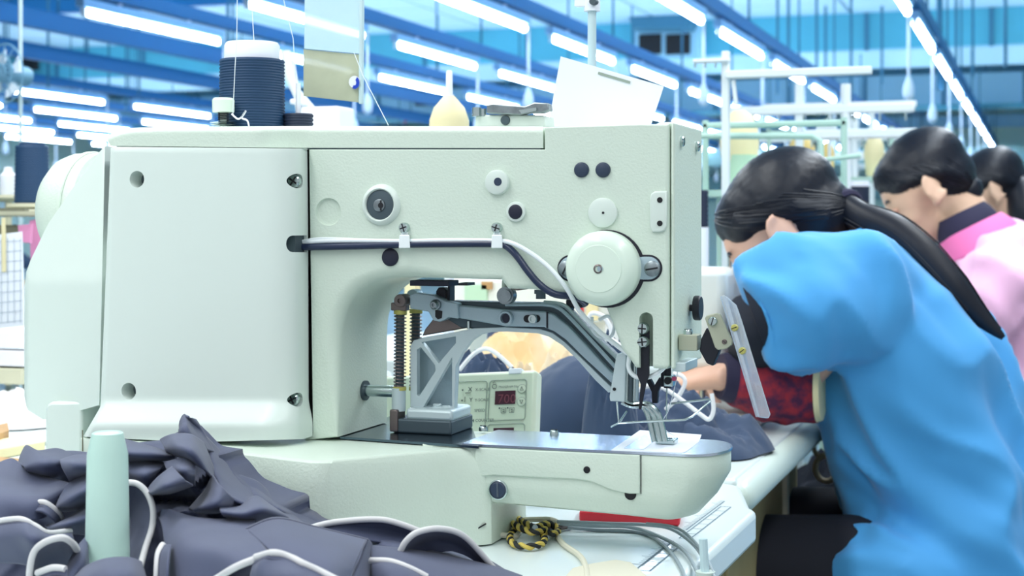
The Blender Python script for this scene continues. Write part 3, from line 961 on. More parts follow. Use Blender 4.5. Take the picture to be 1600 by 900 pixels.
build('clamp_screw', G().cyl(P(1043, 595, yN-.0085), P(1043, 595, yN-.0085)+Vector((0, ( yN-.005)-( yN-.0085), 0)), .0032, n=14), 'dark', nc)
build('clamp_screw', G().cyl(P(1053, 592, yN-.0075), P(1053, 592, yN-.0075)+Vector((0, ( yN-.005)-( yN-.0075), 0)), .002, n=12), 'label_pink', nc)
build('needle', G().cyl(P(1042, 602, yN), P(1041, 658, yN), .0008, .0005, n=8), 'steel', sm)
th_ = catmull([P(a, b, yN-.004) for a, b in [(1058, 575), (1057, 592), (1045, 640), (1037, 655), (1040, 672), (1055, 681)]], 5)
build('needle_thread', G().tube(th_, .0004, 5), 'thread', sm)
build('feed_linkage', plate(G(), [(1015, 590), (1022, 603), (1030, 590), (1036, 594), (1028, 612), (1027, 630), (1019, 630), (1018, 612), (1010, 596)], yN+.004, .005), 'black_metal', sm)
wire = [P(964, 628, yN-.02), P(967, 661, yN-.025), P(1020, 658, yN-.03), P(1070, 656, yN-.03), P(1082, 650, yN-.028), P(1110, 627, yN-.01), P(1108, 624, yN), P(1046, 631, yN+.005)]
build('finger_guard', G().tube(wire, .0010, 8), 'steel', sm)
build('finger_guard', G().tube([P(955, 667, yN-.02), P(967, 661, yN-.025), P(979, 643, yN-.01)], .0009, 8), 'steel', sm)
# cables on the arm
yC = -.0045
bc = [(450, 386, .004), (458, 385, .0), (475, 386, yC), (560, 384.5, yC), (632, 382, yC), (700, 381, yC), (775, 381, yC), (790, 384, yC), (806, 398, yC-.002), (826, 425, yC-.003), (845, 446, yC-.002), (868, 460, yC), (900, 464, .005), (915, 474, .02)]
build('black_cable', G().tube(catmull([P(a, b, c) for a, b, c in bc], 5), .0032, 12), 'black_cable', sm)
wc = [(450, 379, .004), (460, 379, .0), (480, 378, yC), (510, 376.5, yC), (560, 376, yC), (632, 377, yC), (700, 375.5, yC), (775, 376.5, yC), (800, 380, yC-.003), (830, 396, yC-.004), (860, 420, yC-.005), (885, 450, yC-.004), (905, 485, .0), (930, 512, .012), (955, 533, .02), (982, 553, .02), (990, 556, .022)]
build('white_cable', G().tube(catmull([P(a, b, c) for a, b, c in wc], 5), .0021, 10), 'white_cable', sm)
wc2 = [(450, 376, .004), (470, 377, yC), (495, 373, yC), (530, 373, yC), (570, 375, yC), (632, 377, yC+.001), (775, 376, yC+.001)]
build('white_cable', G().tube(catmull([P(a, b, c) for a, b, c in wc2], 5), .0013, 8), 'white_cable', sm)
wc3 = [(985, 548), (983, 560), (982, 573), (987, 584), (998, 590), (1014, 589), (1030, 581), (1045, 566), (1053, 552), (1052, 545)]
build('white_cable', G().tube(catmull([P(a, b, .012) for a, b in wc3], 5), .0020, 10), 'white_cable', sm)
wc4 = [(925, 495), (926, 515), (938, 527), (955, 525), (960, 505), (950, 494), (936, 500)]
build('white_cable', G().tube(catmull([P(a, b, .06) for a, b in wc4], 5), .0016, 8), 'white_cable', sm)
for px in (632, 776.5):
    c = build('cable_clip', G().prism([P(a, b, -.0085) for a, b in [(px-8, 367), (px+8, 367), (px+9, 388), (px-9, 388)]], [P(a, b, -.0005) for a, b in [(px-8, 367), (px+8, 367), (px+9, 388), (px-9, 388)]]).bb(P(px-6, 352, -.0015), P(px+6, 370, .0)), 'clip', sm, bevel=.0012)
    screw(c, px, 356, -.0015, .0048, cross=True, h=.0035)
# left lower joint
build('base_seam', G().tube([P(129, 672, -.055), P(129, 705, -.056)], .0006, 6), 'tick', sm)
# ================================================================ NEAR TABLE AND WHAT STANDS ROUND THE MACHINE
def table(name, label, pts, z, t, m, me, x0, x1, y0, y1, legm='olive_metal', group=None, leg=True):
    r = thing(name, label, 'table', ((x0+x1)/2, (y0+y1)/2, 0), group)
    build('table_top', G().prism([Vector((a, b, z-t)) for a, b in pts], [Vector((a, b, z)) for a, b in pts]), m, r, bevel=.006, seg=3)
    if leg:
        for x in (x0+.06, x1-.06):
            for y in (y0+.06, y1-.06):
                build('leg', G().bb((x-.02, y-.02, 0), (x+.02, y+.02, z-t)), legm, r, bevel=.003)
        build('stretcher', G().bb((x0+.06, (y0+y1)/2-.02, .12), (x1-.06, (y0+y1)/2+.02, .16)), legm, r)
    return r
c1 = PZ(1132, 754, .78); c2 = PZ(1184, 797, .78)
tp = [(-1.0, -.62), (.158, -.62), (c2.x, c2.y-.012), (c2.x-.002, c2.y), (c2.x-.010, c2.y+.015), (c1.x+.02, c1.y-.012), (c1.x, c1.y), (c1.x-.03, c1.y+.004), (-1.0, .40)]
nt = table('sewing_table', 'pale blue-white table with a printed ruler under the large mint machine', tp, .78, .032, 'table', 'table_edge', -1.0, .158, -.62, .38)
# ruler print: two scales along the right edge
g = G()
zr_ = .7803
def onT(px, py): return PZ(px, py, zr_)
def rule(a, b, w, ticks, boxes=False):
    a = onT(*a); b = onT(*b)
    d = (b-a).normalized(); n_ = Vector((-d.y, d.x, 0))
    L = (b-a).length
    def line(p, q, t=.0007):
        e = (q-p).normalized(); m_ = Vector((-e.y, e.x, 0))*t
        g.add([p+m_, q+m_, q-m_, p-m_], [(0, 1, 2, 3)])
    line(a, b)
    if boxes: line(a+n_*w, b+n_*w)
    for i in range(ticks+1):
        p = a+d*(L*i/ticks)
        line(p, p+n_*(w if boxes else w*(1 if i % 5 == 0 else .55)), .0006)
    return a, d, n_, L
rule((1072, 828), (1132, 783), .010, 22)
rule((1078, 842), (1142, 792), .010, 7, True)
rule((1005, 882), (1052, 845), .010, 16)
rule((1015, 892), (1062, 853), .012, 6, True)
build('ruler_print', g, 'ruler_ink', nt, smooth=0)
# near corner: the pale cut-out panel at the bottom edge
pp = [(868, 925), (895, 893), (925, 886), (962, 880), (985, 884), (1010, 905), (1005, 925)]
a = [PZ(x, y, .7806) for x, y in pp]
tag(build('folded_card', G().prism(a, [p+Vector((0, 0, .003)) for p in a]), 'cream_band'), 'flat cream card lying at the bottom edge of the pale table', 'card')
# red tray, sticks, ropes
a = [PZ(x, y, .781) for x, y in [(905, 815), (1062, 822), (1066, 806), (910, 800)]]
tag(build('red_tray', G().prism(a, [p+Vector((0, 0, .010)) for p in a]), 'red_plastic', bevel=.002), 'flat red plastic tray lying under the tip of the mint machine bed', 'tray')
for i, (x, y) in enumerate([(700, 3), (0, 0)][:1]):
    pass
def lay(pts, r, m, name, label, cat, group=None, z=.78, n=8, k=6, lift=None):
    P3 = []
    for i, q in enumerate(pts):
        zz = z+r+(q[2] if len(q) > 2 else 0)
        P3.append(PZ(q[0], q[1], zz))
    return tag(build(name, G().tube(catmull(P3, k), r, n), m), label, cat, group)
for i, pts in enumerate([[(862, 818, .006), (930, 822, .004), (985, 824, .004), (1030, 838, .003), (1070, 862, .002), (1095, 905, .0)],
                         [(862, 822, .002), (930, 828), (1000, 832), (1035, 850), (1060, 880), (1078, 920)],
                         [(870, 815, .01), (950, 818, .009), (1010, 820, .008), (1052, 828, .008), (1090, 858, .004), (1112, 905)],
                         [(1010, 818, .014), (1060, 826, .014), (1098, 862, .006), (1118, 905, .003)]]):
    lay(pts, .0017 if i < 3 else .0013, 'grey_cable', 'grey_cable', ['thick grey cable running over the table from under the machine, middle one', 'lowest grey cable curving over the table below the others', 'grey cable curving over the table nearest the red tray', 'thin outermost grey cable beside the ruler print'][i], 'cable')
lay([(770, 826, .004), (812, 820, .004), (862, 825, .002), (898, 822)], .0024, 'brown_steel', 'metal_rod', 'brown metal rod lying between the knotted rope and cables', 'rod')
lay([(868, 832), (880, 850), (905, 868), (915, 885), (918, 910)], .0026, 'cream_band', 'cream_strap', 'cream strap hanging from the knotted rope to the table edge', 'strap')
lay([(764, 818, .004), (790, 806, .008), (812, 812, .004), (860, 812, .01), (880, 822)], .0026, 'cream_band', 'string_loop', 'cream string looping behind the yellow and black rope', 'cord')
lay([(764, 838), (785, 836, .002), (805, 838), (812, 830)], .0026, 'cream_band', 'string_loop', 'short cream string left of the yellow rope loop', 'cord')
# twisted rope knots (two strands wound round each other)
def rope(pts, label, closed=False):
    ctr = catmull([PZ(q[0], q[1], .7845+(q[2] if len(q) > 2 else 0)) for q in pts], 14, closed)
    r = thing('twisted_rope', label, 'rope', (ctr[0].x, ctr[0].y, .78))
    s = [0]
    for i in range(1, len(ctr)): s.append(s[-1]+(ctr[i]-ctr[i-1]).length)
    for ph, m in ((0, 'rope_yellow'), (PI, 'rope_black')):
        P3 = []
        for i, p in enumerate(ctr):
            t = (ctr[min(i+1, len(ctr)-1)]-ctr[max(i-1, 0)]).normalized()
            N = t.cross(Vector((0, 0, 1))).normalized(); B = t.cross(N)
            a = s[i]/.010*2*PI*.55+ph
            P3.append(p+N*.0015*math.cos(a)+B*.0015*math.sin(a))
        build('strand', G().tube(P3, .0019, 6), m, r)
rope([(797, 836), (800, 848), (822, 854), (846, 850), (850, 838), (836, 826), (812, 824), (797, 836)], 'yellow and black rope ring lying on the pale table')
rope([(768, 820), (782, 824), (800, 818, .005), (815, 826, .006), (836, 832, .006), (852, 828, .004), (864, 834, .003), (872, 828), (858, 818, .005), (838, 824, .008)], 'knotted yellow and black rope behind the rope ring')
rope([(805, 806, .003), (812, 812, .006), (826, 820, .008), (842, 830, .006)], 'short yellow and black rope end leading to the bed')
p = PZ(836, 827, .792)
tag(build('cord_bead', G().ell(p, (.003, .003, .0042)), 'grey_cable'), 'small grey bead on the knotted rope', 'bead')
# white paper roll seen behind the machine base
p = P(772, 800, .09)
tag(build('white_spool', G().lathe([(.013, 0), (.015, .003), (.011, .03), (.0115, .034)], (P(772, 806, .10).x-.004, .10, .7805), (0, 0, 1), 24), 'paper'), 'small white spool behind the machine base, left of the ropes', 'spool')
# peg at the right edge
pa = PZ(1110, 905, .78)
bp0 = thing('cable_peg', 'small pale blue peg standing by the cables at the bottom edge', 'peg', (pa.x, pa.y, .78))
build('peg', G().cyl(Vector((pa.x-.004, pa.y, .781)), Vector((pa.x-.006, pa.y, .812)), .0035, n=10), 'pole', bp0)
build('peg_base', G().cyl((pa.x-.004, pa.y, .78), (pa.x-.004, pa.y, .786), .008, n=14), 'table_edge', bp0)

# ---- control panel behind the bed
yP = .20
ax_ = (P(838, 578, yP)-P(722, 583, yP)).normalized()
A = P(842, 574, yP); B = P(862, 720, yP+.0)
up = (P(838, 578, yP+.03)-P(866, 740, yP-.005)).normalized()
nrm = ax_.cross(up).normalized()
if nrm.y > 0: nrm = -nrm
up = nrm.cross(ax_)
if up.z < 0: up = -up
TRc = P(838, 577, yP+.02)
pw, ph = .17, .115
cp = thing('control_panel', 'cream control panel with red displays, tilted behind the machine bed', 'control panel', (TRc.x-.08, yP+.02, .78))
def Q(u, v, h=0): return TRc-ax_*u-up*v-nrm*(-h)
def qbox(name, u0, v0, u1, v1, h0, h1, m, par, bevel=0):
    pts = [Q(u0, v0, h0), Q(u1, v0, h0), Q(u1, v1, h0), Q(u0, v1, h0)]
    pts2 = [p+nrm*(h1-h0) for p in pts]
    return build(name, G().prism(pts, pts2), m, par, bevel=bevel)
qbox('housing', 0, 0, pw, ph, -.022, 0, 'panel', cp, .004)
kk = sc(TRc)
def rr(u0, v0, u1, v1, t=.0005, r=.003):
    pts = []
    for cx, cy, a0 in ((u1-r, v0+r, 0), (u0+r, v0+r, 90), (u0+r, v1-r, 180), (u1-r, v1-r, 270)):
        for i in range(5):
            a = math.radians(a0+90*i/4)
            pts.append(Q(cx+r*math.cos(a), cy-r*math.sin(a), .0006))
    g.tube(pts, t, 4, closed=True)
g = G()
rr(.010, .010, .050, .052); rr(.010, .056, .050, .11); rr(.053, .010, .135, .11)
build('frame_lines', g, 'panel_line', cp)
qbox('handle_tab', .016, -.002, .030, .004, -.012, .001, 'cone_white', cp, .001)
dsp = qbox('display', .0215, .0215, .0435, .0355, 0, .0009, 'display', cp)
dsp2 = qbox('display', .0215, .060, .0435, .075, 0, .0009, 'display', cp)
MX = Matrix((( -ax_.x*-1, up.x, nrm.x, 0), (ax_.y, up.y, nrm.y, 0), (ax_.z, up.z, nrm.z, 0), (0, 0, 0, 1)))
def txt(s, u, v, size, m, par, bold=0, h=.0008):
    g = G()
    o = Q(u, v, h)
    M4 = MX.copy()
    M4.translation = o
    text_mesh(g, s, size, M4, bold)
    return build('lettering', g, m, par, smooth=0)
txt('700', .0405, .0345, .0135, 'segment', dsp, h=.0012)
txt('PROGRAM No.', .0400, .0185, .0034, 'ink', cp)
txt('X-SCALE', .0655, .0205, .0042, 'ink', cp)
txt('X', .0735, .0205, .0062, 'ink', cp, .0001)
txt('Y-SCALE', .0655, .0315, .0042, 'ink', cp)
txt('Y', .0715, .0315, .0058, 'ink', cp, .0001)
txt('SPEED', .0655, .0425, .0044, 'ink', cp)
txt('COUNTER', .0640, .0530, .0044, 'ink', cp)
txt('1234', .0740, .0530, .0044, 'ink', cp, .0002)
g = G()
for v in (.019, .030, .041, .052):
    c = Q(.0795, v, .0008)
    g.cyl(c, c+nrm*.0004, .0009, n=10)
for u in (.038, .029):
    c = Q(u, .0395, .0008); g.cyl(c, c+nrm*.0004, .0009, n=10)
    c = Q(u-.0045, .042, .0008)
    pts = [Q(u-.002, .0395, .001), Q(u-.007, .0395, .001), Q(u-.007, .0445, .001), Q(u-.002, .0445, .001)]
    g.tube(pts, .0003, 4, closed=True)
    g.tube([Q(u-.0035, .041, .001), Q(u-.0055, .041, .001)], .0004, 4).tube([Q(u-.0035, .043, .001), Q(u-.0055, .043, .001)], .0004, 4)
def ring(u, v, r, t=.0003, n=20):
    g.tube([Q(u+r*math.cos(2*PI*i/n), v+r*math.sin(2*PI*i/n), .001) for i in range(n)], t, 4, closed=True)
ring(.0735, .041, .0026); ring(.0445, .0165, .0024)
g.tube([Q(.0748, .0418, .001), Q(.0722, .0402, .001)], .0004, 4)
g.tube([Q(.0765, .026, .001), Q(.0765, .032, .001)], .0003, 4)
g.tube([Q(.0765, .0222, .001), Q(.0705, .0222, .001)], .0004, 4)
g.tube([Q(.0465, .013, .001), Q(.0445, .0115, .001), Q(.0430, .0135, .001)], .0003, 4)
build('symbols', g, 'ink', cp)
for v, s_ in ((.0200, 1), (.0335, -1)):
    b_ = build('push_button', G().lathe([(.0045, 0), (.0045, .0008), (.004, .0012), (.0002, .0013)], Q(.0145, v, .0), nrm, 24), 'panel', cp)
    build('button_ring', G().tube([Q(.0145+.0045*math.cos(2*PI*i/24), v+.0045*math.sin(2*PI*i/24), .0008) for i in range(24)], .0003, 4, closed=True), 'panel_line', b_)
    build('arrow', G().tube([Q(.0145, v-.0022*s_, .0016), Q(.0127, v+.0016*s_, .0016), Q(.0163, v+.0016*s_, .0016)], .0003, 4, closed=True), 'ink', b_)
build('support', G().bb((TRc.x-.12, yP+.03, .78), (TRc.x-.03, yP+.05, .86)), 'panel', cp)

# ---- on top of the machine
ZM = P(851, 198, 0).z
def cone(px, pyb, pyt, y, rb, rt, label, m='navy_cone', cap=None, zb=None, cat='thread cone', name='thread_cone', group=None, turns=22, sag=.0012, n=40):
    b = P(px, pyb, y); t_ = P(px, pyt, y)
    z0 = zb if zb is not None else b.z
    r = thing(name, label, cat, (b.x, y, z0), group)
    k = sc(b)
    H = t_.z-z0
    prof = [(rb*k*.96, 0)]
    N = turns*2
    for i in range(N+1):
        prof.append(((rb+(rt-rb)*i/N)*k+(sag if i % 2 else 0), H*i/N))
    prof.append((rt*k*.5, H))
    build('wound_thread', G().lathe(prof, (b.x, y, z0), (0, 0, 1), n), m, r, smooth=80)
    if cap:
        tp_, cm, cr = cap
        q = P(px, tp_, y)
        build('cone_tip', G().lathe([(cr*k, H-.002), (cr*k, q.z-z0-.003), (cr*k*.93, q.z-z0), (cr*k*.4, q.z-z0)], (b.x, y, z0), (0, 0, 1), 32), cm, r)
    return r
cone(394, 197, 94, .075, 50, 49, 'tall navy thread cone with a white top standing on the mint machine', cap=(67, 'cone_white', 43), zb=ZM)
cone(466, 197, 178, .09, 22, 22, 'low black thread spool behind the tall navy cone', m='black_cone', zb=ZM, turns=6, cap=(130, 'cone_white', 4))
# tension post left of the cone
tpx = P(349, 197, .03)
tp0 = thing('thread_tension_post', 'small white-capped thread tension post left of the tall navy cone', 'tension post', (tpx.x, .03, ZM))
k_ = sc(tpx)
build('collar', G().lathe([(15*k_, 0), (14*k_, .007), (5*k_, .008), (5*k_, .022)], (tpx.x, .03, ZM), (0, 0, 1), 24), 'mint_smooth', tp0)
build('disc', G().lathe([(4*k_, .009), (20*k_, .0105), (4*k_, .012)], (tpx.x, .03, ZM), (0, 0, 1), 28), 'steel', tp0)
build('disc', G().lathe([(4*k_, .0125), (21*k_, .0125), (4*k_, .0145)], (tpx.x, .03, ZM), (0, 0, 1), 28), 'steel', tp0)
pts = [Vector((tpx.x+8*k_*math.cos(i*.6), .03+8*k_*math.sin(i*.6), ZM+.0145+i*.00016)) for i in range(50)]
build('spring', G().tube(pts, .0006, 5), 'dark', tp0)
build('cap', G().lathe([(5*k_, .022), (17*k_, .0225), (17.5*k_, .034), (15*k_, .0362), (.0001, .0364)], (tpx.x, .03, ZM), (0, 0, 1), 32), 'cap', tp0)
pts = catmull([P(a, b, .015) for a, b in [(362, 178), (372, 186), (380, 180), (384, 173), (378, 184), (386, 188), (389, 197)]], 5)
build('thread_guide', G().tube(pts, .0009, 6), 'cone_white', tp0)
for i, pts in enumerate([[(371, -30), (370, 60), (367, 110), (364, 178)], [(391, -30), (397, 66)], [(436, -30), (458, 60), (466, 178)], [(553, 82), (567, 118), (607, 196)]]):
    yy = [.02, .075, .09, .1][i]
    tag(build('thread', G().tube([P(a, b, yy) for a, b in pts], .0004, 5), 'thread'), ['thin white thread running down in front of the tall navy cone', 'thread rising straight from the top of the tall navy cone', 'thread rising from the low black spool', 'thread slanting down from the hanging board to the machine'][i], 'thread')
# hanging board
yH = .16
bd = thing('hanging_board', 'translucent hanging board, clear above and dirty beige below, with a round sticker', 'board', (P(520, 160, yH).x, yH, P(520, 160, yH).z))
build('clear_sheet', plate(G(), [(476, -25), (562, -25), (562, 84), (475, 76)], yH, .0022), 'board', bd, bevel=.0004)
build('beige_sheet', plate(G(), [(474, 77), (562, 85), (560, 160), (474, 150)], yH+.002, .0025), 'board_dirty', bd, bevel=.0004)
build('edge_strip', plate(G(), [(561, -25), (566, -25), (565, 162), (560, 162)], yH-.001, .006), 'pole', bd, bevel=.0006)
st = build('sticker', G().lathe([(.0062, 0), (.0062, .0006), (.0001, .0006)], P(554, 128, yH-.0015), (0, -1, 0), 28), 'sticker_white', bd)
st.scale = (1, 1, 1)
a_ = [(554+7.5*math.cos(t), 129+10*math.sin(t)) for t in [math.radians(q) for q in range(-60, 121, 15)]]
b_ = [(554+2.5*math.cos(t), 129+4.5*math.sin(t)) for t in [math.radians(q) for q in range(120, -61, -15)]]
build('sticker_swoosh', plate(G(), a_+b_, yH-.0028, .0004), 'sticker_blue', st)
for px in (485, 553): build('hang_wire', G().cyl(P(px, -20, yH+.001), P(px, -60, yH+.001), .0008, n=6), 'pole', bd)
cb = P(520, -60, yH)
st = thing('thread_stand', 'pale blue thread stand pole fixed behind the machine head, clamp at its top', 'stand', (P(925, 600, yH).x, yH, ZM-.07))
px_ = P(925, 600, yH).x
build('pole', G().cyl((px_, yH, ZM-.07), (px_, yH, cb.z+.03), .0042, n=18), 'pole', st)
build('cross_bar', G().cyl((px_+.06, yH, cb.z), (P(470, 0, yH).x-.03, yH, cb.z), .004, n=12), 'pole', st)
q = P(925, 8, yH)
build('clamp', G().cyl((px_, yH, q.z-.006), (px_, yH, q.z+.008), .008, n=18).bb((px_-.016, yH-.006, q.z-.001), (px_-.002, yH+.004, q.z+.008)), 'cone_white', st)
build('clamp_screw', G().cyl((px_+.004, yH-.012, q.z+.002), (px_+.004, yH, q.z+.002), .0035, n=12), 'cast_dark', st)
build('pole_bracket', G().bb((px_-.014, .1131, ZM-.06), (px_+.014, yH+.004, ZM-.035)), 'pole', st, bevel=.001)
# papers leaning at the pole
for i, (pl, y, m) in enumerate([([(876, 88), (1037, 135), (1016, 198), (856, 198)], .098, 'paper'), ([(905, 104), (990, 128), (988, 133), (903, 109)], .0965, 'ruler_ink')][:1]):
    s = tag(build('paper_sheet', plate(G(), pl, y, .0012), m), 'large tilted white paper sheet leaning on the pole above the machine head', 'paper')
    build('printed_line', plate(G(), [(935, 112), (985, 127), (984, 131), (934, 116)], y-.0008, .0005), 'panel_line', s)
# gadget on the machine top
gd = thing('bobbin_winder', 'flat metal bobbin winder on the machine top left of the paper sheet', 'bobbin winder', (P(800, 197, .06).x, .06, ZM))
build('base', plate(G(), [(742, 199), (742, 182), (756, 179), (850, 180), (852, 199)], .05, .03), 'mint_smooth', gd, bevel=.0015)
build('lever', plate(G(), [(760, 164), (770, 162), (820, 166), (835, 160), (856, 161), (858, 172), (845, 177), (826, 176), (812, 180), (760, 177)], .045, .012), 'worn_steel', gd, bevel=.001)
build('knob', G().cyl(P(745, 168, .05), P(745, 182, .05), .0045, n=16), 'steel', gd)
build('knob', G().cyl(P(755, 170, .052), P(755, 182, .052), .003, n=16), 'steel', gd)
build('screw', G().lathe([(.0045, 0), (.0042, .002), (.0002, .0025)], P(790, 188, .05), (0, -1, 0), 18), 'cast_dark', gd)
build('lever_tip', plate(G(), [(810, 172), (838, 168), (838, 173), (815, 178)], .042, .004), 'steel', gd)
tag(build('oil_cap', G().lathe([(.0095, 0), (.0095, .003), (.007, .0042), (.0002, .0045)], (P(1042, 195, .06).x, .06, P(1042, 192, .0).z), (0, 0, 1), 24), 'mint_smooth'), 'low round oil cap on the top right corner of the machine', 'cap')

# pale green peg standing in the garments
pk = P(168, 880, -.33)
pt = P(168, 675, -.33)
k_ = sc(pk)
H = pt.z-.80
pg0 = thing('plastic_post', 'tapered pale green plastic post standing up through the dark garments', 'post', (pk.x, -.33, .78))
build('post', G().lathe([(36*k_, 0), (34.5*k_, pk.z-.78), (31.5*k_, .12), (25.5*k_, pt.z-.78-.0035), (24*k_, pt.z-.78-.0008), (21*k_, pt.z-.78), (19*k_, pt.z-.78-.001), (.0001, pt.z-.78-.0015)], (pk.x, -.33, .78), (0, 0, 1), 48), 'post', pg0, smooth=40)
build('moulding_ring', G().lathe([(30.9*k_, pk.z-.78+.028), (31.6*k_, pk.z-.78+.029), (31.4*k_, pk.z-.78+.030)], (pk.x, -.33, .78), (0, 0, 1), 48, cap=False), 'post', pg0)
# ================================================================ OTHER WORKPLACES
def mound(g, cx, cy, z0, rx, ry, h, seed, n=40, pw=1.0, fold=.25):
    def fn(u, v):
        a = (u*2-1); b = (v*2-1)
        # map the square to the disc
        x = a*math.sqrt(max(0, 1-b*b/2)); y = b*math.sqrt(max(0, 1-a*a/2))
        r = min(1, math.sqrt(x*x+y*y))
        q = Vector((x*2.2+seed*7, y*2.2, seed*3.1))
        nn = noise.noise(q)*.6+abs(noise.noise(q*2.1))*.5+.25*noise.noise(q*4.3)
        hh = (max(0, 1-r**2.2))**pw
        wob = 1+.18*noise.noise(Vector((math.atan2(y, x)*1.3+9, seed, 0)))
        return Vector((cx+x*rx*wob, cy+y*ry*wob, z0+.002+h*hh*(1-fold+fold*nn*2)))
    g.grid(fn, n, n)
    k = len(g.v)
    g.grid(lambda u, v: Vector((cx+(u*2-1)*rx*.6, cy+(v*2-1)*ry*.6, z0+.001)), 1, 1)
    return g
def heap(name, label, cat, cx, cy, z0, rx, ry, h, m, seed, fold=.25, pw=1.0, group=None):
    return tag(build(name, mound(G(), cx, cy, z0, rx, ry, h, seed, fold=fold, pw=pw), m, smooth=60), label, cat, group)

def rect(x0, x1, y0, y1): return [(x0, y0), (x1, y0), (x1, y1), (x0, y1)]
XT = .118
ta = table('sewing_table', 'pale green-edged sewing table that the worker in the blue shirt leans over', rect(-1.15, XT, .425, 1.22), .78, .045, 'table', 'table_edge', -1.15, XT, .425, 1.22, leg=False)
build('table_edge', G().tube([Vector((XT-.006, .424, .758)), Vector((XT, .43, .758)), Vector((XT, .44, .758)), Vector((XT, 1.215, .758))], [.008, .016, .020, .020], 16), 'table_edge', ta)
a1 = PX(1172, 700, .07); 
build('cabinet_panel', G().bb((.055, .60, .04), (.075, 1.16, .735)), 'brown_cab', ta, bevel=.003)
build('cabinet_panel', G().bb((-.45, .60, .04), (.055, .62, .735)), 'brown_cab', ta, bevel=.003)
build('panel_strip', G().bb((.075, 1.02, .30), (.082, 1.04, .735)), 'cream_band', ta)
for y in (.60, 1.18): build('leg', G().bb((.03, y-.02, 0), (.07, y+.02, .735)), 'brown_cab', ta)
for y in (.60, 1.18): build('leg', G().bb((-1.1, y-.02, 0), (-1.06, y+.02, .735)), 'brown_cab', ta)
# tag beneath table, and a black mound added to darken the gap
q = P(1291, 722, 1.15)
kt = thing('key_tag', 'pale ring tag hanging in the dark below the table of the blue-shirted worker', 'tag', (q.x, 1.15, q.z))
build('ring', G().tube([Vector((q.x+.017*math.cos(i*PI/12), 1.15, q.z-.010+.020*math.sin(i*PI/12))) for i in range(24)], .0045, 8, closed=True), 'key_wood', kt)
build('ring', G().tube([Vector((q.x-.008+.012*math.cos(i*PI/12), 1.155, q.z+.022+.014*math.sin(i*PI/12))) for i in range(24)], .004, 8, closed=True), 'key_wood', kt)
build('tag_cord', G().cyl((q.x-.008, 1.155, q.z+.036), (q.x-.015, 1.16, q.z+.11), .002, n=6), 'key_wood', kt)
bc_ = P(1300, 760, 1.28)
tag(build('black_filler', mound(G(), .24, 1.35, .0, .30, .09, .74, 3.3, fold=.08, pw=.25), 'black_sleeve', smooth=60), 'black bag added to darken the space behind the knees of the blue-shirted worker', 'filler')

def bg_machine(name, label, x, y, z, rot=0, group=None, m='mach_white'):
    r = thing(name, label, 'sewing machine', (x, y, z), group)
    def bx(n, a, b, mm=m, bev=.01): return build(n, G().bb((x+a[0], y+a[1], z+a[2]), (x+b[0], y+b[1], z+b[2])), mm, r, bevel=bev)
    bx('bed', (-.24, -.09, 0), (.24, .09, .03), bev=.006)
    bx('column', (.13, -.055, .025), (.23, .055, .26), bev=.02)
    bx('arm', (-.20, -.045, .17), (.22, .045, .27), bev=.02)
    bx('head', (-.24, -.045, .10), (-.13, .045, .28), bev=.015)
    build('handwheel', G().lathe([(.045, 0), (.058, .005), (.058, .022), (.03, .028), (.0002, .028)], (x+.232, y, z+.215), (1, 0, 0), 28), 'cast_dark', r)
    build('needle_bar', G().cyl((x-.20, y, z+.03), (x-.20, y, z+.10), .005, n=10), 'steel', r)
    build('presser_foot', G().bb((x-.225, y-.01, z+.028), (x-.185, y+.02, z+.036)), 'steel', r)
    build('tension_dial', G().lathe([(.014, 0), (.014, .010), (.0002, .012)], (x-.16, y-.045, z+.20), (0, -1, 0), 18), 'steel', r)
    build('spool_pin', G().cyl((x+.05, y, z+.265), (x+.05, y, z+.33), .004, n=8), 'steel', r)
    r.rotation_euler.z = rot
    return r
mA = bg_machine('sewing_machine', 'white sewing machine in front of the face of the worker in the blue shirt', P(1128, 420, 1.02).x+.0, 1.13, .78, PI/2)
mA.location.x = P(1128, 420, 1.0).x; mA.location.y = 1.02; mA.scale = (.8, .9, .80)
mB = copy_tree(mA, label='white sewing machine on the left side of the nearest table behind the throat')
mB.location = (-.86, 1.08, .78); mB.rotation_euler.z = 0; mB.scale = (1, 1, 1)
tables = [ta]
ords = ['second', 'third', 'fourth', 'fifth', 'sixth', 'seventh', 'eighth']
tb_ = None
def stand(name, label, x, y, z, h, arms, m='white_paint', r=.012, group=None):
    t = thing(name, label, 'thread stand', (x, y, z), group)
    build('post', G().cyl((x, y, z), (x, y, z+h), r, n=10), m, t)
    for zz, xa, xb in arms:
        build('cross_bar', G().bb((x+xa, y-.012, z+zz-.011), (x+xb, y+.012, z+zz+.011)), m, t, bevel=.004)
        xx = x+xa+.02
        while xx < x+xb-.01:
            build('thread_hook', G().cyl((xx, y-.004, z+zz-.010), (xx, y-.004, z+zz-.03), .0025, n=6), 'steel', t)
            xx += .06
    return t
k = 0
def proj(v):
    d = Vector(v)-CAM
    cx = d.x*math.cos(TH)+d.y*math.sin(TH); cy = -d.x*math.sin(TH)+d.y*math.cos(TH)
    return 800+F*cx/cy, 350-F*d.z/cy
colx = {1: (-1.15, .118), 2: (-3.75, -2.45), 3: (-6.4, -5.1), 4: (-9.1, -7.8)}
cname = {1: 'behind the blue-shirted worker', 2: 'of the second line to the left', 3: 'of the third line to the left', 4: 'of the farthest line to the left'}
mproto = tproto = sproto = cproto = None
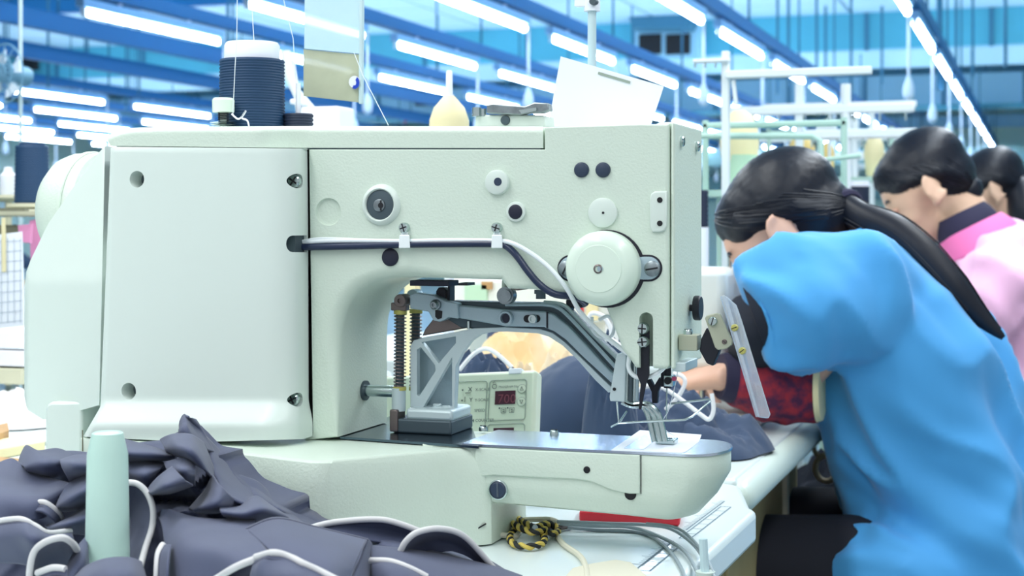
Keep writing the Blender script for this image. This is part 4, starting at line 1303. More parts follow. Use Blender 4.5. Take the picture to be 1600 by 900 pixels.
for col, (xa, xb) in colx.items():
    for ln in range(0, 8):
        y0 = .47+1.24*ln
        if col == 1 and ln == 0: continue
        xm = (xa+xb)/2
        vis = False
        for xx in (xa, xm, xb):
            for yy in (y0, y0+.7):
                px, py = proj((xx, yy, 1.15))
                if (-120 < px < 130) or (1070 < px < 1620) or (ln <= 2 and 560 < px < 980): vis = True
        if not vis: continue
        nm = f'{ords[ln-1] if ln else "nearest"} sewing table {cname[col]}'
        if tproto is None:
            tproto = table('sewing_table', nm, rect(xa, xb, y0, y0+.78), .78, .045, 'table', 'table_edge', xa, xb, y0, y0+.78, group='sewing tables in lines down the hall')
            tp0_ = (xa, y0)
        else:
            copy_tree(tproto, loc=((xa+xb)/2+(.0), y0+.39, 0), label=nm)
        if mproto is None:
            mproto = copy_tree(mA, label=f'white sewing machine on the {nm}')
            mproto.scale = (1, 1, 1); mproto['group'] = 'white sewing machines down the hall'
            mproto.location = (xb-.25, y0+.45, .78)
        else: copy_tree(mproto, loc=(xb-.25-rnd.random()*.1, y0+.45, .78), label=f'white sewing machine on the {nm}')
        heap('cloth_bundle', f'white cloth bundle on the {nm}', 'cloth', xm-.05, y0+.35, .78, .26, .2, .12, ['white_cloth', 'cream_cloth', 'navy_cloth'][(ln+col) % 3], ln+col*3.3, group='cloth bundles on the far tables')
        if sproto is None:
            sproto = stand('thread_stand', f'white thread stand on the {nm}', xb-.12, y0+.75, .78, .62, [(.56, -.30, .16), (.50, -.1, .22)], group='thread stands down the hall')
            sp0_ = sproto
        else: copy_tree(sproto, loc=(xb-.12-rnd.random()*.3, y0+.75, .78), label=f'white thread stand on the {nm}')
        if col == 1 or ln < 4:
            for q_ in range(2):
                x = xb-.47-q_*.16; y = y0+.68
                if cproto is None:
                    cproto = thing('thread_cone', f'right cream thread cone on the {nm}', 'thread cone', (x, y, .78), 'thread cones down the hall')
                    build('wound_thread', G().lathe([(.055, 0), (.056, .01), (.030, .17), (.018, .175)], (x, y, .78), (0, 0, 1), 24), 'cream_cone', cproto)
                    build('cone_tip', G().lathe([(.016, .17), (.013, .21), (.009, .212)], (x, y, .78), (0, 0, 1), 16), 'cone_white', cproto)
                else: copy_tree(cproto, loc=(x, y, .78), label=f'{["right", "left"][q_]} cream thread cone on the {nm}')

# ---- things seen at the top right, between the machine head and the workers
def egg(px0, px1, pyt, pyb, y, m, label, m2=None):
    cx = (px0+px1)/2
    b = P(cx, pyb, y)
    k = sc(b)
    r = (px1-px0)/2*k
    z1 = P(cx, pyt, y).z
    H = z1-b.z
    t = thing('thread_cone', label, 'thread cone', (cx and b.x, y, b.z))
    prof = [(r*.78, 0), (r*.88, H*.25), (r*1.0, H*.55), (r*.93, H*.75), (r*.66, H*.92), (r*.3, H*.99), (.0005, H)]
    build('wound_thread', G().lathe(prof, b, (0, 0, 1), 28), m, t)
    if m2: build('inner_card', G().cyl(b+Vector((.2*r, -r*.3, 0)), b+Vector((.2*r, -r*.3, H*.4)), r*.75, n=24), m2, t)
    build('cone_stem', G().cyl(b-Vector((0, 0, .007)), b, r*.2, n=12), 'cone_white', t)
    return t
# small shelf rack carrying the cones
def rack(x0, x1, y, z, label, zf=0):
    r = thing('thread_rack', label, 'rack', ((x0+x1)/2, y, zf))
    build('shelf', G().bb((x0, y-.08, z-.012), (x1, y+.08, z)), 'stand_green', r)
    for x in (x0+.02, x1-.02): build('post', G().cyl((x, y, zf), (x, y, z-.012), .008, n=8), 'stand_green', r)
    build('guide_rail', G().tube([Vector((x0, y-.07, z+.12)), Vector((x1, y-.07, z+.12))], .006, 6), 'stand_green', r)
    for x in (x0+.005, x1-.005): build('guide_post', G().cyl((x, y-.07, z-.01), (x, y-.07, z+.13), .006, n=6), 'stand_green', r)
    return r
y_ = 1.62
e1 = egg(1125, 1186, 172, 290, y_, 'egg_cream', 'large egg-shaped cream thread cone above the head of the blue-shirted worker', 'mint_card')
a = P(1110, 292, y_); b = P(1330, 292, y_)
rack(a.x, b.x, y_, P(1150, 298, y_).z, 'pale green thread rack above the blue-shirted worker')
y_ = 2.9
egg(1230, 1274, 213, 275, y_, 'egg_yellow', 'yellow thread cone behind the pale green post, left of the smaller one')
egg(1281, 1304, 222, 275, y_, 'egg_yellow', 'small narrow yellow thread cone right of the wider yellow one')
egg(1350, 1382, 212, 275, y_, 'egg_cream', 'cream thread cone nearest the head of the pink-shirted worker')
a = P(1205, 278, y_); b = P(1400, 278, y_)
rack(a.x, b.x, y_, P(1205, 279, y_).z, 'second thread rack carrying yellow cones behind the first rack')
def tstand(pxp, pyt, arms, y, label, m='white_paint', r=6):
    b = P(pxp, pyt, y)
    t = thing('thread_stand', label, 'thread stand', (b.x, y, 0))
    k = sc(b)
    build('post', G().bb((b.x-r*k, y-r*k, 0), (b.x+r*k, y+r*k, b.z)), m, t, bevel=.002)
    for x0, x1, py, th_ in arms:
        p0 = P(x0, py, y-.012); p1 = P(x1, py, y-.012)
        build('cross_bar', G().bb((p0.x, y-.02, p0.z-th_*k), (p1.x, y, p0.z+th_*k)), m, t, bevel=.002)
    return t
t1 = tstand(1134, 80, [(1083, 1140, 96, 3), (1134, 1362, 117, 6)], 1.44, 'tall white thread stand with two bars above the blue-shirted worker')
for x in (1086, 1102, 1118): build('thread_hook', G().cyl(P(x, 98, 1.42), P(x, 106, 1.42), .002, n=6), 'steel', t1)
build('brace', G().cyl(P(1146, 125, 1.43), P(1150, 165, 1.43), .004, n=8), 'white_paint', t1)
t2 = tstand(1249, 130, [(1195, 1432, 168, 5)], 2.76, 'second white thread stand with a long bar, left of the pink-shirted worker', r=6)
t3 = tstand(1362, 175, [(1340, 1400, 205, 3)], 3.8, 'thin white thread stand between the two workers', r=4)
t4 = thing('tension_unit', 'small white thread tension unit on a thin rod above the yellow cones', 'tension unit', (P(1296, 210, 2.6).x, 2.6, 0))
q = P(1296, 200, 2.6)
build('rod', G().cyl((q.x, 2.6, 0), (q.x, 2.6, P(1296, 165, 2.6).z), .004, n=8), 'white_paint', t4)
build('plate', G().bb(P(1275, 197, 2.59), P(1308, 206, 2.62)), 'white_paint', t4, bevel=.003)
for x in (1292, 1302): build('knob', G().cyl(P(x, 196, 2.6), P(x, 186, 2.6), .008, n=12), 'steel', t4)
gr = thing('guard_rail', 'pale green bent rail crossing above the blue-shirted worker', 'rail', (P(1200, 215, 1.5).x, 1.5, 0))
a = [P(1090, 212, 1.5), P(1270, 213, 1.5), P(1282, 220, 1.5), P(1285, 330, 1.5)]
a.append(Vector((a[-1].x, 1.5, 0)))
build('rail_tube', G().tube(a, .006, 8), 'stand_green', gr)
build('rail_post', G().cyl(Vector((a[0].x, 1.5, 0)), a[0], .006, n=8), 'stand_green', gr)
build('rail_tube', G().tube([P(1285, 250, 1.5), P(1345, 243, 1.5)], .004, 6), 'stand_green', gr)
cone(1341, 330, 291, 2.6, 17, 17, 'black thread cone with a white top between the heads of two workers', m='black_cone', cap=(283, 'cone_white', 17), zb=P(1341, 345, 2.6).z, turns=8, n=24)
tg = P(1341, 345, 2.6)
build('cone_stem', G().cyl((tg.x, 2.6, 0), (tg.x, 2.6, tg.z), .02, n=12), 'cone_white', [o for o in COL.objects if o.get('label', '').startswith('black thread cone with a white top')][0])
cone(1097, 350, 297, 1.40, 9, 9, 'narrow black thread cone just right of the machine head', m='black_cone', zb=P(1097, 355, 1.40).z, turns=8, n=24)
tg = P(1097, 355, 1.40)
build('cone_stem', G().cyl((tg.x, 1.40, 0), (tg.x, 1.40, tg.z), .012, n=12), 'cone_white', [o for o in COL.objects if o.get('label', '').startswith('narrow black thread cone')][0])
# dark reel and pale cloth behind the needle end, seen against the blue worker's machine

# ---- the cream cone with a white stem behind the machine top
b = P(702, 230, .5)
cc = thing('thread_cone', 'cream cone with a white stem behind the middle of the machine top', 'thread cone', (b.x, .5, .78))
k_ = sc(b)
z = lambda py: P(702, py, .5).z-.78
build('wound_thread', G().lathe([(31*k_, z(230)), (31*k_, z(188)), (24*k_, z(168)), (10*k_, z(152)), (5*k_, z(148))], (b.x, .5, .78), (0, 0, 1), 32), 'egg_cream', cc)
build('cone_stem', G().lathe([(.006, 0), (.006, z(148)), (5.5*k_, z(148)), (4.8*k_, z(112)), (3.5*k_, z(110))], (b.x, .5, .78), (0, 0, 1), 20), 'cone_white', cc)
# white boxes between the cone and the hanging board
q = P(500, 250, .9)
tag(build('white_box', G().bb((q.x-.05, .9, 1.09), (q.x+.045, 1.0, P(545, 163, .9).z)).bb((q.x-.04, .92, .825), (q.x-.02, .98, 1.1)).bb((q.x+.02, .92, .825), (q.x+.04, .98, 1.1)) , 'paper', bevel=.004), 'white box on short legs behind the machine top below the hanging board', 'box') if False else None
wb = thing('thread_unit', 'white thread unit on a post behind the machine below the hanging board', 'thread unit', (q.x, .95, .78))
build('box', G().bb((q.x-.035, .9, 1.09), (q.x+.032, .96, P(545, 165, .9).z)), 'paper', wb, bevel=.004)
build('post', G().cyl((q.x, .95, .78), (q.x, .95, 1.1), .01, n=10), 'pole', wb)
build('lid', G().bb(P(452, 163, .89), P(485, 157, .93)), 'paper', wb, bevel=.003)
build('arm', G().tube([P(446, 80, .93), P(452, 120, .93), P(466, 150, .93), P(470, 180, .93), P(500, 196, .93)], .008, 8), 'white_paint', wb)
build('arm', G().tube([P(455, 95, .95), P(462, 140, .95), P(500, 185, .95)], .006, 8), 'white_paint', wb)

# ---- left edge
yl = .9
fanp = P(8, 115, 1.9)
fan = thing('wall_fan', 'grey-blue round fan at the left edge under the ceiling', 'fan', (fanp.x, 1.9, 0))
for r_ in (.07, .045, .02):
    build('guard_ring', G().tube([Vector((fanp.x+r_*.75*math.cos(i*PI/12), 1.9-.02*(r_ < .06), fanp.z+r_*1.05*math.sin(i*PI/12))) for i in range(24)], .0022, 6, closed=True), 'fan_grey', fan)
for i in range(12):
    a = i*PI/6
    build('guard_wire', G().cyl((fanp.x, 1.88, fanp.z), (fanp.x+.0525*math.cos(a), 1.9, fanp.z+.0735*math.sin(a)), .0012, n=5), 'fan_grey', fan)
for i in range(4):
    a = i*PI/2+.4
    build('blade', G().prism([Vector((fanp.x+.01*math.cos(a), 1.905, fanp.z+.01*math.sin(a))), Vector((fanp.x+.045*math.cos(a-.4), 1.90, fanp.z+.06*math.sin(a-.4))), Vector((fanp.x+.045*math.cos(a+.5), 1.915, fanp.z+.06*math.sin(a+.5)))], [Vector((fanp.x+.01*math.cos(a), 1.91, fanp.z+.01*math.sin(a))), Vector((fanp.x+.045*math.cos(a-.4), 1.905, fanp.z+.06*math.sin(a-.4))), Vector((fanp.x+.045*math.cos(a+.5), 1.92, fanp.z+.06*math.sin(a+.5)))]), 'cord', fan)
build('motor', G().cyl((fanp.x, 1.9, fanp.z), (fanp.x, 1.98, fanp.z), .025, n=16), 'fan_grey', fan)
build('pole', G().cyl((P(32, 100, 1.95).x, 1.95, 0), (P(32, 100, 1.95).x, 1.95, 2.4), .005, n=10), 'pole', fan)
build('pole_arm', G().cyl((fanp.x, 1.96, fanp.z), (P(32, 100, 1.95).x, 1.95, fanp.z), .01, n=8), 'pole', fan)
cn = cone(50, 316, 228, yl, 26, 24, 'navy blue thread cone on a beige plate at the left edge', m='navy_cone', zb=P(50, 318, yl).z, turns=14, cap=(223, 'navy_cone', 20))
xs0 = P(50, 316, yl)
ls = thing('cone_shelf', 'beige cone shelf on a post at the left edge', 'shelf', (xs0.x, yl, .78))
z_ = P(50, 318, yl).z
build('plate', G().lathe([(.04, 0), (.042, -.006), (.02, -.014)], (xs0.x+.0, yl, z_), (0, 0, 1), 28), 'beige', ls)
build('plate', G().bb((xs0.x-.09, yl-.05, z_-.022), (xs0.x+.05, yl+.05, z_-.010)), 'beige', ls, bevel=.003)
build('bracket', G().bb((xs0.x-.09, yl-.03, z_-.055), (xs0.x+.02, yl+.03, z_-.036)), 'tick', ls, bevel=.003)
build('post', G().cyl((xs0.x+.01, yl+.02, .78), (xs0.x+.01, yl+.02, z_-.02), .008, n=10), 'beige', ls)
build('pin', G().cyl((xs0.x, yl, z_), (xs0.x, yl, z_+.08), .002, n=8), 'tick', ls)
q = P(13, 305, yl+.1)
wbt = thing('white_bottle', 'white bottle-shaped spool left of the navy cone at the left edge', 'bottle', (q.x, yl+.1, .78))
build('bottle', G().lathe([(.012, 0), (.014, .004), (.014, .035), (.008, .042), (.007, .05)], q, (0, 0, 1), 20), 'cone_white', wbt)
build('plate', G().lathe([(.03, 0), (.032, -.005), (.02, -.012)], q, (0, 0, 1), 24), 'beige', wbt)
build('post', G().cyl((q.x, yl+.1, .78), (q.x, yl+.1, q.z-.01), .006, n=8), 'beige', wbt)
for i, (pl, m, lab, yy) in enumerate([([(0-30, 370), (33, 362), (38, 512), (-30, 520)], 'paper', 'white hanging sheet with a faint grid at the left edge', .80),
                                     ([(28, 352), (50, 350), (48, 380), (30, 378)], 'pink_cloth', 'pink cloth scrap hanging at the left edge', .83),
                                     ([(46, 345), (68, 340), (62, 395), (48, 408)], 'pink_cloth', 'light pink cloth strip beside the sloping machine cover', .86)]):
    o = tag(build('hanging_sheet' if i == 0 else 'cloth_scrap', plate(G(), pl, yy, .003), m), lab, 'sheet' if i == 0 else 'cloth')
    if i == 0:
        g = G()
        for k in range(7):
            t = k/6
            g.tube([P(-28+t*60, 372, yy-.002), P(-28+t*60, 505, yy-.002)], .0004, 4)
        for k in range(9):
            t = k/8
            g.tube([P(-30, 380+t*128, yy-.002), P(34, 376+t*125, yy-.002)], .0004, 4)
        build('grid_print', g, 'ruler_ink', o)
        build('tape', plate(G(), [(2, 340), (8, 340), (9, 425), (3, 425)], yy-.003, .001), 'egg_cream', o)
        build('hanger', G().bb(P(-30, 330, yy), P(45, 325, yy+.01)), 'tick', o)
# white shelves left of the machine
for i, (py, th_, m, lab) in enumerate([(527, 10, 'paper', 'topmost white box of the stack at the left edge'), (560, 12, 'white_cloth', 'middle white box of the stack at the left edge'), (585, 9, 'beige', 'lowest box of the stack at the left edge')]):
    a = P(-40, py-th_, .62); b = P(38-i*2, py+th_, .62)
    zb = P(0, [545, 572, 600][i], .62).z; zt = P(0, [517, 546, 574][i], .62).z
    tag(build('flat_box', G().bb((a.x, .62, zb), (b.x, .80, zt-.001)), m, bevel=.002), lab, 'box')
zb = P(0, 600, .62).z
heap('white_cloth', 'crumpled white cloth below the boxes at the left edge', 'cloth', P(5, 620, .56).x, .58, .78, .11, .10, zb-.785+.01, 'white_cloth', 6.1, fold=.3, pw=.6)
for i, (pts, m, lab) in enumerate([([(-20, 668), (12, 660), (14, 672), (-20, 684)], 'orange_wood', 'short orange-brown wood piece at the left edge'),
                                  ([(-20, 690), (70, 672), (70, 690), (-20, 705)], 'egg_cream', 'pale wooden strip left of the machine base'),
                                  ([(-20, 712), (30, 716), (28, 740), (-20, 738)], 'orange_wood', 'brown wooden offcut behind the dark garments at the left edge')]):
    a = [PZ(x, y, .80-.008*i) for x, y in pts]
    tag(build('wood_strip', G().prism(a, [Vector((p.x, p.y, .7805)) for p in a]), m, bevel=.001), lab, 'wood')

# ---- seen through the throat: fabrics on the table behind
def dome(px, pyt, pyb, y, w, d, m, label, seed, fold=.08, pw=.45, name='dark_cloth'):
    b = PZ(px, pyb, .78)
    zt = P(px, pyt, y).z
    return heap(name, label, 'cloth', P(px, pyt, y).x, y, .78, w, d, zt-.78, m, seed, fold=fold, pw=pw)
d_ = dome(905, 556, 690, .56, .085, .10, 'navy_cloth', 'smooth rounded navy cloth bundle right of the control panel', 1.2, fold=.03, pw=.5)
dome(1010, 590, 690, .60, .10, .09, 'navy_cloth', 'navy cloth with pale piping behind the needle', 2.7, fold=.25, pw=.5)
dome(1085, 628, 690, .62, .09, .10, 'navy_cloth', 'dark navy cloth spread under the worker\'s hand', 5.1, fold=.3, pw=.8)
dome(760, 540, 640, .52, .075, .06, 'navy_cloth', 'navy cloth pouch above the control panel', 3.9, fold=.2, pw=.6)
for i, (pts, lab) in enumerate([([(718, 578), (738, 555), (757, 545), (775, 552), (800, 574)], 'pale piping round the navy pouch above the control panel'),
                               ([(985, 618), (1010, 604), (1035, 606), (1065, 625), (1095, 648), (1108, 655), (1115, 640), (1112, 615)], 'long white piping curving over the navy cloth behind the needle'),
                               ([(1040, 640), (1058, 622), (1070, 600), (1066, 588), (1052, 584)], 'short white piping loop behind the needle clamp'),
                               ([(918, 505), (924, 490), (942, 494), (955, 515), (950, 530), (925, 522), (918, 505)], 'white piping loop behind the lever arm'),
                               ([(925, 528), (950, 528), (975, 545), (990, 560)], 'white piping edge between the lever arm and presser guide')]):
    yy = [.46, .50, .52, .42, .40][i]
    P3 = catmull([P(a, b, yy) for a, b in pts], 6)
    tag(build('piping', G().tube(P3, .0026, 8), 'white_cloth'), lab, 'piping')
dome(955, 515, 600, .45, .035, .03, 'navy_cloth', 'small navy cloth flap behind the lever arm', 8.8, fold=.2, pw=.5)
dome(820, 500, 600, .82, .20, .10, 'cream_cloth', 'cream and orange cloth heap seen through the arch of the lever', 6.6, fold=.4, pw=.7)
dome(660, 560, 640, .85, .10, .10, 'cream_cloth', 'cream cloth heap behind the springs', 7.7, fold=.4, pw=.6)
dome(890, 530, 600, .68, .10, .06, 'cream_cloth', 'pale orange cloth heap beside the smooth navy bundle', 9.3, fold=.45, pw=.6)
wm = thing('folder_unit', 'white machine housing seen through the throat above the lever', 'machine', (P(800, 500, .98).x, 1.0, .78))
a = P(690, 445, .98); b = P(950, 505, .98)
build('housing', G().bb((a.x, .98, b.z), (b.x, 1.1, a.z+.02)), 'mach_white', wm, bevel=.015)
build('leg', G().bb((a.x+.01, 1.0, .78), (a.x+.04, 1.08, b.z+.01)), 'mach_white', wm)
build('leg', G().bb((b.x-.04, 1.0, .78), (b.x-.01, 1.08, b.z+.01)), 'mach_white', wm)
for x0, x1, y0, y1, m in ((726, 762, 445, 470, 'mint_card'), (752, 770, 440, 452, 'orange_wood'), (905, 912, 480, 488, 'red_plastic'), (916, 935, 470, 500, 'egg_cream')):
    build('label', G().bb(P(x0, y0, .975), P(x1, y1, .98)), m, wm)
yb_ = thing('yellow_bar', 'yellow metal bar standing under the machine arm behind the springs', 'bar', (P(640, 500, .7).x, .7, .78))
build('bar', G().bb((P(632, 500, .7).x, .7, .78), (P(648, 500, .7).x, .72, P(640, 440, .7).z)), 'egg_cream', yb_)
# ================================================================ PEOPLE
def headrot(tilt, yaw=0):      # head frame: x forward, y left, z up  ->  world; forward is -X of the room
    R = Matrix(((-1, 0, 0), (0, -1, 0), (0, 0, 1)))
    return Matrix.Rotation(math.radians(yaw), 3, 'Z') @ R @ Matrix.Rotation(math.radians(tilt), 3, 'Y')
def make_head(g, c, R, s=1.0):
    def E(p, r, rot=None): g.ell(c+R @ (Vector(p)*s), tuple(q*s for q in r), R if rot is None else R @ rot, 24, 16)
    E((-.012, 0, .030), (.094, .074, .082))
    E((.030, 0, .012), (.062, .064, .072))
    E((.038, 0, -.045), (.050, .050, .058))
    E((.062, 0, -.082), (.026, .028, .024))
    E((.052, .030, -.028), (.030, .026, .026)); E((.052, -.030, -.028), (.030, .026, .026))
    g.tube([c+R @ (Vector(p)*s) for p in ((.086, 0, .012), (.100, 0, -.012), (.110, 0, -.030), (.096, 0, -.037))], [.008*s, .010*s, .013*s, .010*s], 10)
    E((.094, 0, -.062), (.010, .024, .008))
    for q in (-1, 1):
        E((-.006, q*.083, -.004), (.019, .008, .031), Matrix.Rotation(q*.4, 3, 'Z') @ Matrix.Rotation(-.15, 3, 'Y'))
        g.tube([c+R @ (Vector((-.008+.021*math.cos(t), q*(.090+.003*math.cos(t)), -.002+.031*math.sin(t)))*s) for t in [-2.6+i*.36 for i in range(13)]], .0052*s, 8)
        E((.008, q*.082, -.034), (.010, .007, .012))
def hand(g, w, d, up, side, s=1.0, curl=.9):
    """palm from the wrist w along d, back of the hand towards up; side=+1 puts the thumb at d x up"""
    d = Vector(d).normalized(); up = Vector(up); up = (up-d*up.dot(d)).normalized(); l = d.cross(up)*side
    g.tube([w-d*.02*s, w, w+d*.035*s, w+d*.07*s, w+d*.085*s], [(.018*s, .023*s), (.016*s, .025*s), (.015*s, .036*s), (.014*s, .040*s), (.010*s, .036*s)], 14, up=up)
    for i, (o, L) in enumerate(((.030, .070), (.010, .078), (-.010, .073), (-.029, .058))):
        b = w+d*.075*s+l*o*s
        p = [b]
        dd = d.copy()
        for k_, f in enumerate((.45, .32, .27)):
            a = curl*(.35+.25*k_)
            dd = (dd*math.cos(a)-up*math.sin(a)).normalized()
            p.append(p[-1]+dd*L*f*s)
        g.tube(p, [.0095*s, .009*s, .008*s, .0065*s], 10)
    b = w+d*.02*s+l*.024*s
    g.tube([b, b+(d*.5+l*.75-up*.2)*.035*s, b+(d*.85+l*.75-up*.45)*.056*s, b+(d*1.15+l*.6-up*.6)*.075*s], [.013*s, .0115*s, .010*s, .0075*s], 10)
def folds(o, amp, fr, seed, dirv=(1, 0, 1), centre=None):
    me = o.data
    d = Vector(dirv).normalized()
    a = d.orthogonal().normalized(); b = d.cross(a)
    nr = [v.normal.copy() for v in me.vertices]
    for v, n in zip(me.vertices, nr):
        p = v.co
        w = noise.noise_vector(p*3.2+Vector((seed, 0, 0)))*.06
        q = p+w
        t = Vector((q.dot(d)*fr*.28, q.dot(a)*fr, q.dot(b)*fr))
        r1 = 1-abs(noise.noise(t+Vector((seed, 3, 1))))*2.2
        r2 = noise.noise(t*2.3+Vector((7, seed, 1)))
        v.co = p+n*(amp*(r1-.48)+amp*.35*r2)
def body(name, label, g, m, org, vox):
    r = build(name, g, m, None, origin=org, remesh=vox)
    bake(r)
    tag(r, label, 'person')
    return r
def cloth_part(name, g, m, par, vox, amp=0, fr=9, seed=1, dirv=(1, 0, 1)):
    o = build(name, g, m, par, remesh=vox)
    bake(o)
    if amp: folds(o, amp, fr, seed, dirv)
    for f in o.data.polygons: f.use_smooth = True
    return o
def eyes(par, c, R, s=1.0):
    for q in (-1, 1):
        p = c+R @ (Vector((.082, q*.031, .004))*s)
        build('eyelid', G().ell(p, (.010*s, .014*s, .006*s), R, 12, 8), 'skin', par)
        build('eyelashes', G().tube([c+R @ (Vector((.091, q*(.020+.024*t), -.002-.003*math.sin(PI*t)))*s) for t in (0, .25, .5, .75, 1)], .0016*s, 6), 'hair', par)
        build('eyebrow', G().tube([c+R @ (Vector((.087-.008*t, q*(.018+.032*t), .026+.005*math.sin(PI*t)))*s) for t in (0, .25, .5, .75, 1)], [.0018*s, .003*s, .003*s, .0024*s, .001*s], 6), 'hair', par)
    build('lips', G().ell(c+R @ (Vector((.099, 0, -.062))*s), (.007*s, .021*s, .006*s), R, 14, 8), 'orange_print' if False else 'lips', par)
mat('lips', (190, 110, 108), .45)
def stool(x, y, label, h=.43):
    t = thing('stool', label, 'stool', (x, y, 0))
    build('seat', G().lathe([(.15, 0), (.165, .008), (.165, .032), (.15, .04), (.0005, .042)], (x, y, h-.042), (0, 0, 1), 32), 'black_metal', t)
    for i in range(4):
        a = PI/4+i*PI/2
        build('leg', G().cyl((x+.19*math.cos(a), y+.19*math.sin(a), 0), (x+.12*math.cos(a), y+.12*math.sin(a), h-.04), .012, n=10), 'steel', t)
    build('foot_ring', G().tube([Vector((x+.165*math.cos(i*PI/12), y+.165*math.sin(i*PI/12), .15)) for i in range(24)], .008, 8, closed=True), 'steel', t)

# ---- worker in the blue shirt
yA = 1.0
HA = P(1228, 366, yA)
RA = headrot(40, 4)
SA = .96
g = G()
make_head(g, HA, RA, SA)
nb = P(1330, 400, yA)
g.tube([HA+RA @ Vector((-.02, 0, -.03)), HA+RA @ Vector((-.035, 0, -.085)), nb, P(1352, 430, yA)], [.056, .052, .056, .07], 18)
spine = [(1345, 425), (1385, 490), (1415, 560), (1450, 680), (1475, 780), (1490, 870), (1497, 930)]
g.tube([P(a, b, yA) for a, b in spine], [(.045, .12), (.07, .13), (.09, .13), (.10, .13), (.12, .15), (.13, .17), (.12, .16)], 24, up=(1, 0, 0))
# near arm
sh = P(1345, 455, yA-.17); el = P(1232, 596, yA-.15); wr = P(1128, 588, yA-.20)
g.tube([P(1385, 470, yA-.10), sh, sh.lerp(el, .5), el], [.042, .044, .040, .036], 16)
g.tube([sh.lerp(el, .9), el, el.lerp(wr, .35), wr], [.038, .040, .040, .026], 16)
hand(g, wr, P(1080, 592, yA-.16)-wr, (0, -.35, 1), 1, 1.0, .55)
# far arm
sh2 = P(1325, 430, yA+.17); el2 = P(1160, 470, yA+.17); wr2 = P(1110, 560, yA+.05)
g.tube([P(1375, 470, yA+.10), sh2, el2], [.042, .042, .036], 14)
g.tube([el2.lerp(sh2, .1), el2, el2.lerp(wr2, .4), wr2], [.036, .038, .036, .026], 14)
hand(g, wr2, (-.1, -.4, -.75), (-1, 0, .1), -1, 1.0, .5)
# legs
hipn = P(1480, 905, yA-.10); kn = Vector((P(1134, 880, yA-.12).x, yA-.12, .565))
for q in (-1, 1):
    h_ = Vector((hipn.x, yA+q*.10, .53)); k_ = Vector((kn.x+(.02 if q > 0 else 0), yA+q*.13, .585)); f_ = Vector((k_.x+.04, yA+q*.13, .09))
    g.tube([h_, h_.lerp(k_, .5), k_, k_.lerp(f_, .35), f_], [.080, .070, .055, .050, .034], 16)
    g.tube([f_+Vector((.03, 0, -.045)), f_+Vector((-.05, 0, -.055)), f_+Vector((-.16, 0, -.062))], [.034, .034, .024], 12)
pA = body('person', 'person in a blue short-sleeved work shirt, bent over her sewing, long dark ponytail', g, 'skin', (P(1480, 905, yA).x, yA, 0), .0042)
eyes(pA, HA, RA, SA)
# shirt
g = G()
rad = [(.060, .075), (.078, .150), (.118, .190), (.140, .185), (.145, .175), (.143, .182), (.150, .195), (.165, .205), (.18, .21)]
pts = [P(a, b, yA) for a, b in [(1324, 392), (1348, 428), (1385, 495), (1412, 565), (1452, 690), (1488, 790), (1500, 870), (1502, 940), (1500, 985)]]
g.tube(pts, rad, 32, up=(1, 0, 0))
sl0 = P(1395, 490, yA-.07); sl1 = P(1330, 462, yA-.165); sl2 = P(1256, 470, yA-.20); sl3 = P(1180, 496, yA-.215)
g.tube([sl0, sl1, sl2, sl3], [(.070, .07), (.096, .080), (.094, .080), (.078, .068)], 24, up=(0, 0, 1))
g.tube([P(1390, 450, yA+.10), P(1310, 440, yA+.17), P(1230, 440, yA+.19), P(1160, 452, yA+.19)], [(.09, .08), (.085, .08), (.07, .07), (.058, .055)], 24, up=(0, 0, 1))
g.ell(P(1400, 905, yA-.12), (.10, .10, .075), Matrix.Rotation(.5, 3, 'Y'))
g.ell(P(1420, 920, yA-.12), (.13, .12, .10))
shirt = cloth_part('shirt', g, 'blue_shirt', pA, .0075, .016, 15, 2.0, (.75, .0, -.66))
# collar
g = G()
ctr = P(1326, 396, yA); ax = (P(1360, 455, yA)-ctr).normalized(); e1 = Vector((0, 1, 0)); e2 = ax.cross(e1)
rg = lambda r, o, a: ctr+ax*o+e1*r*math.cos(a)*1.15+e2*r*math.sin(a)
g.loft([[rg(.056, -.022, i*PI/16) for i in range(32)], [rg(.072, -.004, i*PI/16) for i in range(32)], [rg(.085, .022, i*PI/16) for i in range(32)], [rg(.078, .024, i*PI/16) for i in range(32)], [rg(.062, 0, i*PI/16) for i in range(32)], [rg(.050, -.018, i*PI/16) for i in range(32)]], cap=False)
build('collar', g, 'blue_shirt', pA, smooth=60, sub=1)
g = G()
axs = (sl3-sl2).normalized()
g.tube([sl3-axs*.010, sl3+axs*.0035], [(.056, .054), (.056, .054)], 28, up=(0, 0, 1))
build('sleeve_end_shade', g, 'black_sleeve', pA)  # dark disc over the sleeve end, paints in the shaded inside
g = G()
g.tube([sh.lerp(el, .1), sh.lerp(el, .55), el+Vector((0, 0, .005)), el.lerp(wr, .12)], [.036, .038, .036, .038], 20)
g.tube([sl3+Vector((.04, 0, 0)), sl3+Vector((-.004, 0, -.012)), P(1182, 530, yA-.20), P(1205, 560, yA-.17)], [.044, .047, .044, .038], 18)
cloth_part('under_sleeve', g, 'black_sleeve', pA, .006, .003, 16, 5)
g = G().tube([el+Vector((.045, 0, -.004)), el+Vector((.0, 0, -.002)), el.lerp(wr, .4), wr+(el-wr)*.12], [.050, .058, .056, .040], 22)
cloth_part('red_sleeve_guard', g, 'red_plaid', pA, .005, .004, 18, 6, (0, 0, 1))
build('sleeve_guard_hem', G().tube([el+Vector((.047, 0, -.004)), el+Vector((.040, 0, -.004))], [.048, .051], 22), 'egg_cream', pA)
g = G().tube([el2+Vector((.03, 0, .01)), el2, el2.lerp(wr2, .5), wr2+(el2-wr2)*.1], [.045, .045, .042, .033], 22)
cloth_part('orange_sleeve_guard', g, 'orange_print', pA, .006, .004, 18, 9, (0, 0, 1))
g = G()
